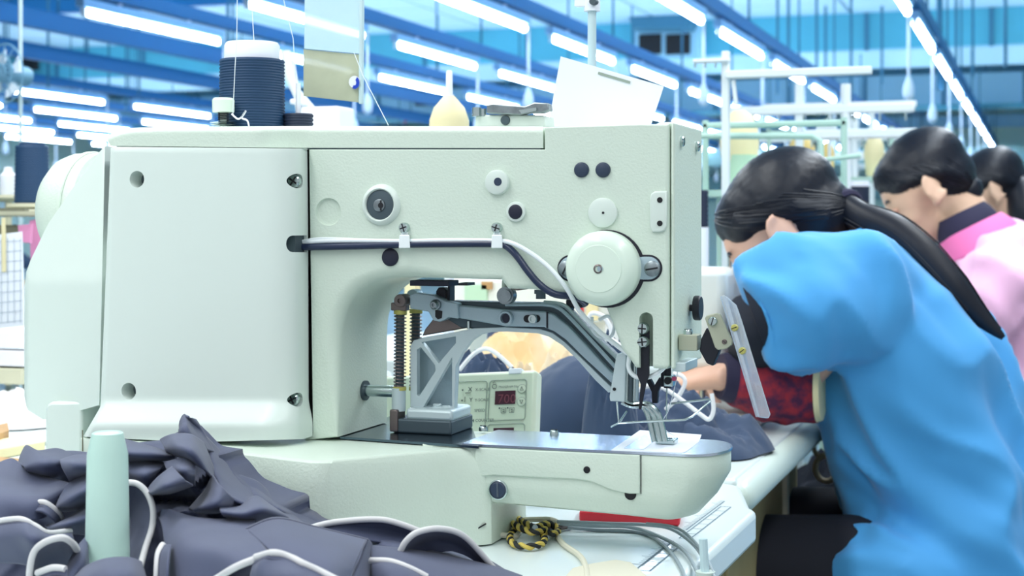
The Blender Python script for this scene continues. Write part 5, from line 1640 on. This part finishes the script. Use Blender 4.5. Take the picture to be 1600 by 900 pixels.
g.tube([wr+(el-wr)*.14, wr+(el-wr)*-.03], [.036, .031], 20)
build('dark_cuff', g, 'navy_collar', pA)
# trousers
g = G()
for q in (-1, 1):
    h_ = Vector((hipn.x+.02, yA+q*.10, .555)); k_ = Vector((kn.x+(.02 if q > 0 else 0), yA+q*.13, .592)); f_ = Vector((k_.x+.04, yA+q*.13, .12))
    g.tube([h_, h_.lerp(k_, .45), k_, k_.lerp(f_, .3), f_], [.100, .092, .074, .064, .052], 22)
g.ell(Vector((hipn.x+.02, yA, .53)), (.15, .18, .095))
cloth_part('trousers', g, 'trouser', pA, .009, .005, 10, 3, (1, 0, 0))
for q in (-1, 1):
    f_ = Vector((kn.x+.04+(.02 if q > 0 else 0), yA+q*.13, .09))
    build('shoe', G().tube([f_+Vector((.05, 0, -.045)), f_+Vector((-.04, 0, -.045)), f_+Vector((-.12, 0, -.058)), f_+Vector((-.19, 0, -.066))], [(.03, .03), (.045, .042), (.032, .042), (.018, .03)], 16, up=(0, 0, 1)), 'black_sleeve', pA, smooth=60)
stool(hipn.x+.03, yA, 'black round stool under the worker in the blue shirt', .44)
def combed(par, o, c, R, s, tie, seed=1, n=130):
    from mathutils.bvhtree import BVHTree
    off = Vector(par['_org'])
    bv = BVHTree.FromPolygons([v.co+off for v in o.data.vertices], [tuple(p.vertices) for p in o.data.polygons])
    rr = random.Random(seed)
    g = G()
    ctr = c+R @ (Vector((-.02, 0, .03))*s)
    td = (tie-ctr).normalized()
    for i in range(n):
        a = rr.uniform(-2.6, 2.6)
        st = R @ Vector((math.cos(.9*a)*.9+.25, math.sin(a)*.95, .35+.45*math.cos(a)+rr.uniform(-.1, .1)))
        st.normalize()
        P3 = []
        for k in range(13):
            t = rr.random()*.0+k/12*.97
            d = st.slerp(td, t) if st.dot(td) > -.98 else st
            h = bv.ray_cast(ctr+d*.4, -d)
            if h[0] is not None: P3.append(h[0]+d*.0006)
        if len(P3) > 4: g.tube(P3, .0011, 4)
    q = build('combed_strands', g, 'hair', o, smooth=60)
    q['kind'] = 'stuff'
def hairdo(par, c, R, s, tail, trad, vox=.005, m='hair', strands=26, seed=4, squash=.8):
    g = G()
    def E(p, r): g.ell(c+R @ (Vector(p)*s), tuple(q*s for q in r), R, 28, 18)
    E((-.026, 0, .044), (.096, .081, .078))
    E((.006, 0, .060), (.076, .072, .052))
    E((-.050, 0, .000), (.066, .072, .066))
    E((.030, .038, .050), (.040, .036, .034)); E((.030, -.038, .050), (.040, .036, .034))
    for q in (-1, 1): g.tube([c+R @ (Vector(p)*s) for p in ((.04, q*.058, .055), (.020, q*.068, .042), (-.035, q*.070, .020), (-.07, q*.05, -.02))], [.020*s, .014*s, .018*s, .02*s], 10)
    o = build('hair', g, m, par, remesh=vox)
    bake(o)
    for f in o.data.polygons: f.use_smooth = True
    # combed relief running to the tie
    tie = tail[0]
    off = Vector(par['_org'])
    for v in o.data.vertices:
        p = v.co+off
        d = (p-tie)
        ang = noise.noise(Vector((d.normalized()*9)))
        v.co = v.co+v.normal*.0012*noise.noise(d.normalized()*30)
    if strands > 5: combed(par, o, c, R, s, tie, seed)
    if len(tail) > 1:
        t_ = build('ponytail', G().tube(catmull(tail, 6), [x for x in [trad[0]+(trad[-1]-trad[0])*0 for _ in range(1)]]*0+[ (lambda f: (trad[min(int(f), len(trad)-1)]*(1-f % 1)+trad[min(int(f)+1, len(trad)-1)]*(f % 1)))(i/6) for i in range(len(tail)*6-5)], 18, squash=squash), m, par, smooth=80)
        rr = random.Random(seed)
        cl = catmull(tail, 6)
        g = G()
        for i in range(strands):
            ph = rr.uniform(0, 2*PI); q = rr.uniform(.75, 1.12)
            e = rr.uniform(.75, 1)
            P3 = []
            n_ = int(len(cl)*e)
            for j in range(0, n_, 2):
                f = j/6
                r0 = trad[min(int(f), len(trad)-1)]*(1-f % 1)+trad[min(int(f)+1, len(trad)-1)]*(f % 1)
                t = (cl[min(j+1, len(cl)-1)]-cl[max(j-1, 0)]).normalized()
                N = t.cross(Vector((0, 1, 0))).normalized(); B = t.cross(N)
                P3.append(cl[j]+(N*math.cos(ph+j*.02)+B*math.sin(ph+j*.02)*squash)*r0*q)
            if len(P3) > 2: g.tube(P3, .0011, 4)
        so = build('loose_strands', g, m, t_, smooth=60)
        so['kind'] = 'stuff'
        build('hair_tie', G().lathe([(trad[0]*1.02, -.008), (trad[0]*1.18, -.004), (trad[0]*1.18, .004), (trad[0]*1.02, .008)], tail[0]+(tail[1]-tail[0])*.25, tail[1]-tail[0], 22), 'navy_collar', par)
    return o
tail = [P(1312, 322, yA), P(1345, 340, yA-.03), P(1395, 362, yA-.04), P(1440, 398, yA-.05), P(1490, 450, yA-.06), P(1530, 494, yA-.06), P(1568, 528, yA-.06)]
hairdo(pA, HA, RA, SA, tail, [.026, .022, .026, .026, .022, .014, .004])

# ---- worker in the pink shirt
yB_ = 2.24
HB = P(1446, 296, yB_)
RB = headrot(38, 10)
g = G()
make_head(g, HB, RB, 1.02)
g.tube([HB+RB @ Vector((-.02, 0, -.03)), HB+RB @ Vector((-.035, 0, -.09)), P(1512, 362, yB_), P(1530, 395, yB_)], [.056, .054, .058, .075], 18)
g.tube([P(a, b, yB_) for a, b in [(1545, 400), (1590, 500), (1625, 620), (1640, 720)]], [(.06, .13), (.08, .14), (.11, .15), (.13, .17)], 20, up=(1, 0, 0))
s_ = P(1560, 440, yB_-.17); e_ = P(1490, 560, yB_-.20); w_ = P(1370, 580, yB_-.12)
g.tube([P(1570, 420, yB_-.08), s_, e_], [.055, .05, .038], 14); g.tube([s_.lerp(e_, .9), e_, w_], [.038, .038, .026], 14)
hand(g, w_, (-1, .1, -.1), (0, -.3, 1), 1, 1, .6)
s_2 = P(1560, 430, yB_+.17); e_2 = P(1450, 540, yB_+.20); w_2 = P(1370, 570, yB_+.12)
g.tube([P(1570, 420, yB_+.08), s_2, e_2, w_2], [.055, .05, .038, .026], 14)
hand(g, w_2, (-1, -.1, -.1), (0, .3, 1), -1, 1, .6)
hx = P(1640, 720, yB_).x
for q in (-1, 1):
    h_ = Vector((hx, yB_+q*.10, .53)); k_ = Vector((hx-.42, yB_+q*.13, .555)); f_ = Vector((hx-.38, yB_+q*.13, .06))
    g.tube([h_, h_.lerp(k_, .5), k_, k_.lerp(f_, .35), f_], [.080, .070, .055, .050, .034], 14)
    g.tube([f_+Vector((.03, 0, -.02)), f_+Vector((-.16, 0, -.03))], [.034, .026], 12)
pB = body('person', 'person in a pink work shirt with a dark collar, dark hair tied back, looking down', g, 'skin_b', (hx, yB_, 0), .007)
eyes(pB, HB, RB, 1.02)
g = G()
g.tube([P(a, b, yB_) for a, b in [(1522, 362), (1555, 400), (1600, 490), (1625, 600), (1640, 700), (1645, 760)]], [(.062, .08), (.100, .165), (.145, .20), (.16, .19), (.165, .19), (.18, .2)], 28, up=(1, 0, 0))
g.tube([P(1590, 430, yB_-.10), P(1560, 450, yB_-.185), P(1525, 500, yB_-.20), e_], [(.10, .08), (.088, .08), (.070, .07), (.055, .055)], 20, up=(1, 0, 0))
g.tube([P(1590, 430, yB_+.10), P(1550, 440, yB_+.185), e_2], [(.10, .08), (.085, .08), (.055, .055)], 20, up=(1, 0, 0))
cloth_part('shirt', g, 'pink_shirt', pB, .010, .016, 13, 3.7, (.6, 0, -.8))
def collar(par, ctr, ax, m, r0=.056, r1=.084, w=.03, n=32):
    ax = ax.normalized(); e1 = Vector((0, 1, 0)); e2 = ax.cross(e1)
    rg = lambda r, o, a: ctr+ax*o+e1*r*math.cos(a)*1.15+e2*r*math.sin(a)
    g = G().loft([[rg(r, o, i*2*PI/n) for i in range(n)] for r, o in ((r0, -w), (r0+.014, -w*.3), (r1, w*.8), (r1-.007, w*.9), (r0+.006, 0), (r0-.006, -w*.9))], cap=False)
    build('collar', g, m, par, smooth=60, sub=1)
collar(pB, P(1513, 358, yB_), P(1545, 420, yB_)-P(1513, 358, yB_), 'navy_collar', .058, .074, .040)
collar(pB, P(1526, 374, yB_), P(1550, 425, yB_)-P(1518, 366, yB_), 'pink_collar', .074, .100, .030)
g = G()
for q in (-1, 1):
    h_ = Vector((hx, yB_+q*.10, .54)); k_ = Vector((hx-.42, yB_+q*.13, .562)); f_ = Vector((hx-.38, yB_+q*.13, .12))
    g.tube([h_, h_.lerp(k_, .45), k_, k_.lerp(f_, .3), f_], [.100, .090, .074, .064, .052], 18)
g.ell(Vector((hx+.02, yB_, .53)), (.15, .18, .095))
cloth_part('trousers', g, 'trouser', pB, .012)
stool(hx+.03, yB_, 'black round stool under the worker in the pink shirt', .44)
tail = [P(1500, 290, yB_), P(1515, 300, yB_), P(1522, 312, yB_)]
hairdo(pB, HB, RB, 1.04, tail, [.030, .034, .016], vox=.007, strands=10)

# ---- third worker
yC_ = 3.5
HC = P(1548, 300, yC_)
RC = headrot(30, 8)
g = G()
make_head(g, HC, RC, 1.0)
g.tube([HC+RC @ Vector((-.02, 0, -.03)), HC+RC @ Vector((-.035, 0, -.09)), P(1592, 345, yC_), P(1605, 370, yC_)], [.056, .054, .058, .075], 16)
g.tube([P(a, b, yC_) for a, b in [(1610, 375), (1640, 450), (1660, 560), (1665, 620)]], [(.08, .15), (.10, .16), (.11, .15), (.13, .17)], 20, up=(1, 0, 0))
hx = P(1665, 640, yC_).x
s_ = P(1620, 400, yC_-.17); e_ = P(1580, 480, yC_-.20); w_ = P(1500, 490, yC_-.1)
g.tube([P(1620, 390, yC_-.08), s_, e_, w_], [.055, .05, .038, .026], 14); hand(g, w_, (-1, .1, -.1), (0, -.3, 1), 1, 1, .6)
s_2 = P(1620, 400, yC_+.17); e_2 = P(1580, 480, yC_+.20); w_2 = P(1500, 490, yC_+.1)
g.tube([P(1620, 390, yC_+.08), s_2, e_2, w_2], [.055, .05, .038, .026], 14); hand(g, w_2, (-1, -.1, -.1), (0, .3, 1), -1, 1, .6)
for q in (-1, 1):
    h_ = Vector((hx, yC_+q*.10, .53)); k_ = Vector((hx-.42, yC_+q*.13, .555)); f_ = Vector((hx-.38, yC_+q*.13, .06))
    g.tube([h_, k_, f_], [.080, .055, .034], 12); g.tube([f_+Vector((.03, 0, -.02)), f_+Vector((-.16, 0, -.03))], [.034, .026], 12)
pC = body('person', 'person partly hidden behind the pink-shirted worker, long dark hair over a grey top', g, 'skin_b', (hx, yC_, 0), .009)
eyes(pC, HC, RC, 1.0)
g = G().tube([P(a, b, yC_) for a, b in [(1598, 350), (1612, 378), (1640, 450), (1660, 560), (1665, 640)]], [(.06, .08), (.09, .165), (.14, .19), (.16, .19), (.17, .19)], 24, up=(1, 0, 0))
g.tube([P(1630, 395, yC_-.08), s_, e_], [.09, .08, .055], 16); g.tube([P(1630, 395, yC_+.08), s_2, e_2], [.09, .08, .055], 16)
cloth_part('shirt', g, 'navy_cloth', pC, .012, .01, 7, 1.7)
g = G()
for q in (-1, 1):
    h_ = Vector((hx, yC_+q*.10, .54)); k_ = Vector((hx-.42, yC_+q*.13, .562)); f_ = Vector((hx-.38, yC_+q*.13, .12))
    g.tube([h_, k_, f_], [.100, .074, .052], 16)
cloth_part('trousers', g, 'trouser', pC, .014)
stool(hx+.03, yC_, 'black round stool under the third worker', .44)
tail = [P(1582, 290, yC_), P(1595, 305, yC_-.03), P(1600, 335, yC_-.05), P(1612, 375, yC_-.05), P(1625, 410, yC_-.04)]
hairdo(pC, HC, RC, 1.03, tail, [.045, .055, .05, .035, .012], vox=.008, strands=10)
# ================================================================ DARK GARMENTS IN THE FOREGROUND
heap_top = [(-80, 745), (0, 742), (25, 728), (45, 708), (100, 708), (140, 712), (200, 695), (250, 690), (283, 672), (300, 668), (325, 694), (370, 740), (400, 756), (432, 786), (500, 816), (560, 822), (640, 828), (700, 836), (745, 862), (800, 896), (880, 925)]
def seg_d(px, py, pl):
    best = (1e9, 0)
    for (a, b), (c, d) in zip(pl, pl[1:]):
        vx, vy = c-a, d-b
        t = max(0, min(1, ((px-a)*vx+(py-b)*vy)/(vx*vx+vy*vy)))
        dx, dy = px-a-vx*t, py-b-vy*t
        r = math.hypot(dx, dy)
        if r < best[0]: best = (r, vx*dy-vy*dx)
    return best
# ridges: polyline, half width in px, height in m; the right-hand side falls away steeply
ridges = [([(0, 776), (40, 777), (70, 800), (95, 816)], 22, .022), ([(60, 779), (95, 752), (118, 738)], 16, .02), ([(70, 835), (110, 822), (140, 812)], 14, .018),
          ([(205, 745), (228, 762), (240, 746), (262, 728)], 12, .016), ([(285, 800), (335, 790), (380, 786), (430, 800)], 18, .024), ([(300, 760), (330, 735), (352, 700)], 12, .016),
          ([(345, 705), (372, 752), (398, 778), (440, 800)], 14, .018), ([(310, 850), (345, 830), (400, 812)], 14, .016), ([(250, 800), (275, 840), (300, 900)], 16, .02),
          ([(600, 850), (680, 872), (780, 900)], 14, .012), ([(20, 860), (70, 880), (110, 905)], 18, .02), ([(220, 800), (232, 850), (215, 900)], 12, .016),
          ([(400, 770), (430, 790), (470, 815)], 10, .012), ([(255, 775), (300, 775), (340, 765)], 10, .014), ([(238, 786), (275, 782), (318, 792)], 17, -.045), ([(118, 765), (95, 780)], 12, -.03), ([(345, 775), (372, 786)], 9, -.03), ([(330, 815), (400, 822)], 8, -.015)]
def relief(px, py):
    top = interp(px, heap_top)
    t = max(0, (py-top)/(945-top))
    y = -.150-.155*t**.85
    if px > 560: y += .03*min(1, (px-560)/200)
    for pl, w, a in ridges:
        r, sd = seg_d(px, py, pl)
        ww = w if sd < 0 else w*.45
        if r < ww*3: y -= a*math.exp(-(r/ww)**2)
    q = Vector((px/70, py/70, 2))
    wv = noise.noise_vector(q*.8)
    y -= .007*(1-abs(noise.noise(q+wv*.9))*2.4)*min(1, t*6)
    y += .003*noise.noise(q*3)
    return y
g = G()
NU, NV = 170, 60
fr = []
for j in range(NV+1):
    for i in range(NU+1):
        px = -60+900*i/NU
        tp_ = interp(px, heap_top)
        py = tp_+(945-tp_)*(j/NV)
        fr.append(P(px, py, relief(px, py)))
vs = list(fr); W = NU+1
k = len(vs)
vs += [Vector((p.x, -.135 if p.z > .80 else -.125, p.z)) for p in fr[:W]]
fs = [(j*W+i, j*W+i+1, (j+1)*W+i+1, (j+1)*W+i) for j in range(NV) for i in range(NU)]
fs += [(i+1, i, k+i, k+i+1) for i in range(NU)]
k2 = len(vs)
vs += [Vector((p.x, p.y, .782)) for p in fr[-W:]]+[Vector((p.x, -.125, .782)) for p in fr[:W]]
fs += [(NV*W+i, NV*W+i+1, k2+i+1, k2+i) for i in range(NU)]
fs += [(k+i+1, k+i, k2+W+i, k2+W+i+1) for i in range(NU)]
g.add(vs, fs)
GR = 'heap of dark slate garments'
tag(build('dark_garment', g, 'slate', smooth=80), 'large creased dark slate garment forming the body of the heap before the machine', 'garment', GR)

def cm1(a, b, c, d, t): return .5*((2*b)+(c-a)*t+(2*a-5*b+4*c-d)*t*t+(3*b-a-3*c+d)*t**3)
def patch(rows, label, seed=1, amp=.0018, ku=8, kv=8, fq=26, m='slate', pipes=(), par=None, name='dark_garment', dy=0):
    R_ = [[P(p[0], p[1], p[2]+dy) for p in r] for r in rows]
    def line(L, k):
        return catmull(L, k)
    H_ = [line(r, ku) for r in R_]
    n = len(H_[0])
    cols = [line([h[i] for h in H_], kv) for i in range(n)]
    m_ = len(cols[0])
    pts = [[cols[i][j] for i in range(n)] for j in range(m_)]
    out_ = []
    for j in range(m_):
        r = []
        for i in range(n):
            p = pts[j][i]
            e = min(i, n-1-i, 4)/4*.8+.2
            q = p*fq
            d_ = amp*(noise.noise(q+Vector((seed*5, 0, 0)))*1.2+.8*(1-abs(noise.noise(q*.8+Vector((0, seed*3, 0))))*2.5))
            r.append(p+Vector((.15, -1, .25))*d_*e*1.3)
        out_.append(r)
    g = G()
    g.add([p for r in out_ for p in r], [(j*n+i, j*n+i+1, (j+1)*n+i+1, (j+1)*n+i) for j in range(m_-1) for i in range(n-1)])
    o = build(name, g, m, par, smooth=180, solid=.0016)
    if label: tag(o, label, 'garment', GR)
    for e in pipes:
        L = {'t': out_[0], 'b': out_[-1], 'l': [r[0] for r in out_], 'r': [r[-1] for r in out_]}[e]
        build('white_piping', G().tube([p+Vector((0, -.0012, .0006)) for p in L], .0024, 8), 'piping', o, smooth=80)
        L2 = [p+(out_[min(3, m_-1)][i]-p).normalized()*.005+Vector((0, -.0012, 0)) if e == 't' else None for i, p in enumerate(L)]
        if e == 't': build('seam', G().tube(L2, .0007, 5), 'slate_back', o, smooth=80)
    return o, out_
patch([[(-30, 738, -.24), (12, 719, -.22), (26, 721, -.22), (46, 741, -.21)], [(-30, 752, -.27), (8, 748, -.26), (50, 757, -.25), (112, 757, -.25)], [(-30, 775, -.31), (18, 776, -.31), (62, 778, -.30), (104, 768, -.27)], [(-30, 815, -.33), (20, 812, -.32), (60, 812, -.31), (92, 798, -.27)]],
      'dark slate garment edge rising at the left border of the heap', 1)
patch([[(30, 726, -.20), (42, 697, -.17), (60, 705, -.20), (92, 702, -.18), (118, 713, -.19)], [(40, 731, -.24), (66, 724, -.25), (90, 722, -.24), (115, 726, -.22), (145, 730, -.20)], [(47, 745, -.2), (72, 752, -.21), (95, 750, -.22), (112, 752, -.2), (145, 750, -.18)]],
      'frayed slate cloth edge at the upper left of the heap', 2)
patch([[(95, 719, -.22), (118, 712, -.23), (146, 710, -.22)], [(94, 722, -.28), (118, 721, -.295), (146, 722, -.28)], [(104, 742, -.28), (122, 738, -.29), (146, 738, -.28)], [(110, 757, -.21), (130, 752, -.21), (146, 746, -.2)]],
      'rolled slate fold just left of the pale green post', 3, .001)
patch([[(88, 786, -.25), (98, 764, -.26), (118, 748, -.26), (146, 730, -.26)], [(90, 792, -.30), (104, 784, -.315), (124, 772, -.315), (146, 760, -.30)], [(94, 799, -.25), (112, 798, -.27), (126, 796, -.27), (146, 785, -.26)]],
      'second rolled slate fold left of the post, below the first', 4, .001)
patch([[(70, 822, -.28), (100, 812, -.29), (146, 788, -.27)], [(75, 826, -.31), (105, 820, -.325), (146, 806, -.31)], [(85, 832, -.28), (110, 833, -.29), (146, 836, -.28)]],
      'flat slate cloth layer left of the post, under the rolled folds', 5, .0012)
patch([[(192, 686, -.19), (235, 698, -.2), (279, 712, -.19)], [(192, 698, -.24), (235, 706, -.25), (277, 714, -.22)], [(192, 710, -.26), (232, 716, -.25), (272, 718, -.22)], [(192, 722, -.2), (225, 722, -.2), (255, 719, -.19)]],
      'smooth rolled slate fold right of the top of the post', 6, .001)
patch([[(192, 724, -.22), (225, 722, -.24), (257, 723, -.22)], [(194, 736, -.25), (226, 742, -.27), (250, 733, -.25)], [(200, 752, -.23), (229, 764, -.25), (240, 746, -.24)]],
      'small slate triangle of cloth with a frayed edge right of the post', 7, .001)
patch([[(251, 687, -.19), (270, 679, -.22), (300, 680, -.23), (318, 692, -.19)], [(258, 700, -.23), (280, 700, -.27), (305, 706, -.27), (330, 722, -.21)], [(262, 711, -.2), (290, 716, -.25), (320, 735, -.26), (344, 762, -.20)]],
      'stiff slate fold below the pointed peak of the heap', 8, .0012)
patch([[(279, 680, -.18), (287, 649, -.17), (297, 652, -.19), (306, 656, -.17)], [(277, 685, -.18), (290, 670, -.21), (304, 668, -.18), (323, 684, -.17)], [(282, 695, -.19), (297, 696, -.21), (320, 702, -.20), (336, 708, -.17)]],
      'pointed slate cloth peak standing highest in the heap, against the machine cover', 9, .003, fq=60)
patch([[(256, 723, -.24), (280, 717, -.255), (303, 714, -.25)], [(262, 735, -.26), (285, 735, -.29), (304, 738, -.27)], [(268, 742, -.25), (288, 752, -.27), (303, 757, -.25)]],
      'square-cornered slate cloth end in the middle of the heap', 10, .0008)
patch([[(228, 769, -.26), (248, 746, -.28), (270, 729, -.28)], [(236, 771, -.30), (260, 760, -.32), (286, 748, -.30)], [(234, 773, -.26), (268, 770, -.27), (302, 758, -.27)]],
      'bulging slate fold below the square-cornered cloth end', 11, .0008)
patch([[(304, 662, -.155), (340, 702, -.155), (372, 739, -.155), (405, 754, -.155), (434, 783, -.155)], [(322, 700, -.18), (345, 735, -.20), (375, 758, -.19), (412, 780, -.19), (462, 808, -.175)], [(338, 745, -.21), (352, 772, -.25), (382, 788, -.25), (422, 800, -.24), (485, 826, -.21)]],
      'long slate slope of cloth falling to the right below the peak', 12, .004, fq=40)
patch([[(296, 795, -.24), (320, 768, -.24), (332, 742, -.24)], [(302, 798, -.28), (335, 786, -.29), (350, 765, -.27)], [(310, 802, -.25), (345, 800, -.26), (376, 790, -.24)]],
      'creased slate fold in the hollow right of the middle of the heap', 13, .002)
patch([[(340, 790, -.25), (372, 792, -.25), (400, 776, -.24), (425, 792, -.22)], [(345, 800, -.30), (380, 802, -.30), (412, 795, -.29), (445, 805, -.25)], [(350, 806, -.27), (385, 815, -.28), (415, 812, -.27), (460, 818, -.24)]],
      'wavy slate fold above the stitched pocket flap', 14, .002)
patch([[(246, 802, -.27), (262, 796, -.29), (300, 808, -.29), (350, 812, -.28), (398, 806, -.27)], [(252, 822, -.315), (285, 822, -.33), (320, 830, -.335), (360, 832, -.33), (402, 826, -.31)], [(262, 870, -.35), (290, 862, -.37), (325, 858, -.375), (365, 856, -.37), (410, 850, -.35)], [(270, 940, -.38), (300, 930, -.39), (340, 905, -.39), (380, 884, -.39), (425, 868, -.37)]],
      'broad slate drape with pale piping in front of the hollow of the heap', 15, .003, fq=22, pipes=('b',))
o, _ = patch([[(382, 827, -.31), (432, 809, -.29), (500, 825, -.27), (575, 843, -.25)], [(404, 845, -.345), (446, 840, -.345), (508, 848, -.33), (566, 860, -.30)], [(428, 868, -.37), (466, 872, -.375), (516, 880, -.37), (552, 890, -.34)], [(450, 900, -.385), (484, 906, -.39), (520, 915, -.39), (540, 930, -.36)]],
      'flat slate pocket flap with stitched edges near the bottom of the heap', 16, .0004, fq=10)
n_ = len(_[0])
e1_ = [p+Vector((.001, -.0018, .0006)) for p in _[1]]; e2_ = [r[-2]+Vector((0, -.0018, 0)) for r in _]
build('stitched_edge', G().tube(e1_, .0009, 6), 'slate_back', o, smooth=80)
build('stitched_edge', G().tube(e2_, .0009, 6), 'slate_back', o, smooth=80)
g = G()
for r in (_[2], [q[-4] for q in _]):
    for i in range(0, len(r)-1): g.cyl(r[i].lerp(r[i+1], .2)+Vector((0, -.0012, 0)), r[i].lerp(r[i+1], .7)+Vector((0, -.0012, 0)), .00035, n=5)
st_ = build('stitches', g, 'slate_back', o, smooth=0); st_['kind'] = 'stuff'
patch([[(574, 842, -.25), (578, 846, -.235), (581, 852, -.22)], [(564, 872, -.30), (574, 880, -.28), (581, 885, -.26)], [(545, 915, -.355), (565, 925, -.33), (582, 935, -.30)]],
      'narrow slate side of the pocket flap, turned away to the right', 17, .0004)
patch([[(-30, 822, -.325), (28, 812, -.345), (55, 822, -.345), (78, 834, -.34), (112, 831, -.32)], [(-30, 845, -.34), (28, 838, -.36), (55, 846, -.365), (80, 850, -.35), (115, 846, -.33)], [(-30, 880, -.34), (28, 880, -.345), (50, 885, -.34), (80, 890, -.335), (112, 880, -.32)]],
      'slate garment with white piping in the lower left corner of the heap', 18, .0015, pipes=('t',))
patch([[(48, 935, -.385), (52, 872, -.385), (68, 850, -.385), (98, 841, -.38), (116, 850, -.37), (122, 860, -.36)], [(58, 935, -.36), (62, 892, -.36), (75, 872, -.36), (98, 862, -.355), (112, 866, -.35), (120, 872, -.345)], [(75, 935, -.34), (80, 910, -.34), (88, 895, -.34), (98, 888, -.335), (108, 888, -.33), (118, 890, -.33)]],
      'slate garment with a white piping loop left of the foot of the post', 19, .0008, pipes=('t',))
patch([[(60, 896, -.385), (85, 888, -.39), (104, 890, -.39)], [(58, 935, -.39), (85, 930, -.40), (108, 930, -.40)]],
      'slate scrap with a short white piping at the bottom edge of the heap', 20, .001, pipes=('t',))
patch([[(98, 905, -.375), (112, 872, -.355), (124, 852, -.345), (136, 838, -.335)], [(104, 915, -.39), (118, 888, -.375), (130, 872, -.365), (137, 862, -.352)], [(112, 935, -.385), (124, 912, -.372), (134, 895, -.365), (138, 885, -.355)]],
      'slate cloth wing folded against the left of the post foot', 21, .0008)
patch([[(112, 905, -.36), (135, 886, -.375), (165, 874, -.39), (202, 872, -.375), (220, 878, -.35)], [(104, 918, -.39), (132, 905, -.41), (168, 898, -.42), (205, 897, -.41), (228, 905, -.38)], [(96, 945, -.40), (130, 940, -.42), (168, 940, -.43), (208, 940, -.42), (236, 945, -.39)]],
      'slate garment lying across the foot of the pale green post', 22, .0015)
patch([[(196, 755, -.285), (216, 757, -.285), (232, 772, -.285), (241, 796, -.29), (239, 826, -.30), (228, 858, -.32), (219, 895, -.345)], [(196, 770, -.27), (212, 772, -.27), (222, 785, -.27), (226, 805, -.275), (222, 830, -.28), (212, 858, -.30), (206, 890, -.33)], [(196, 800, -.25), (200, 802, -.25), (204, 812, -.25), (205, 825, -.255), (203, 842, -.26), (200, 860, -.28), (198, 880, -.30)]],
      'slate garment with a tall curved white piping right of the post', 23, .0008, pipes=('t',))
patch([[(246, 935, -.37), (247, 900, -.37), (249, 868, -.36), (256, 852, -.35)], [(262, 935, -.385), (262, 900, -.385), (264, 870, -.375), (268, 852, -.36)]],
      'narrow slate strip with a straight white piping right of the post', 24, .0006, pipes=('t',))
patch([[(400, 872, -.395), (430, 865, -.40), (455, 872, -.40), (490, 888, -.40), (530, 908, -.40)], [(392, 900, -.405), (425, 892, -.415), (455, 900, -.42), (490, 915, -.415), (520, 930, -.41)], [(385, 945, -.40), (425, 945, -.42), (455, 945, -.43), (490, 948, -.42), (520, 950, -.41)]],
      'crumpled slate garment with pale piping at the bottom edge under the pocket flap', 25, .0025, pipes=('t',), fq=50)
patch([[(578, 853, -.235), (640, 859, -.215), (700, 869, -.195), (770, 885, -.172), (815, 900, -.155)], [(580, 878, -.27), (640, 884, -.26), (700, 893, -.24), (770, 905, -.21), (835, 920, -.18)], [(580, 940, -.31), (640, 940, -.30), (700, 940, -.28), (770, 940, -.25), (850, 940, -.20)]],
      'flat slate garment end at the lower right of the heap', 26, .0015)
patch([[(488, 825, -.20), (530, 816, -.195), (600, 813, -.19), (658, 831, -.18)], [(515, 830, -.20), (560, 828, -.19), (610, 830, -.18), (652, 838, -.175)], [(560, 842, -.20), (585, 846, -.195), (615, 850, -.19), (645, 852, -.185)]],
      'slate garment with an arched white piping left of the lowest arch', 27, .0008, pipes=('t',))
patch([[(626, 864, -.23), (636, 846, -.23), (655, 832, -.225), (690, 827, -.21), (728, 840, -.19), (772, 888, -.165)], [(640, 866, -.21), (652, 853, -.20), (668, 846, -.195), (695, 843, -.185), (728, 855, -.175), (768, 890, -.16)], [(662, 868, -.20), (672, 864, -.19), (690, 862, -.185), (710, 862, -.18), (735, 872, -.17), (765, 892, -.16)]],
      'slate garment with the lowest arched white piping, beside the machine bed', 28, .0008, pipes=('t',))
patch([[(580, 877, -.28), (610, 878, -.285), (640, 888, -.285), (668, 902, -.28)], [(582, 890, -.29), (610, 892, -.30), (640, 902, -.30), (665, 915, -.29)], [(584, 940, -.31), (610, 940, -.32), (640, 942, -.32), (660, 942, -.31)]],
      'slate garment with short white piping at the bottom edge, right of the flap', 29, .001, pipes=('t',))
patch([[(50, 790, -.30), (70, 786, -.305), (90, 800, -.30), (98, 812, -.29)], [(45, 800, -.31), (66, 800, -.315), (82, 812, -.31), (88, 820, -.30)]],
      'small slate scrap with thin piping left of the rolled folds', 30, .0005, pipes=('t',))
C.view_layer.update()
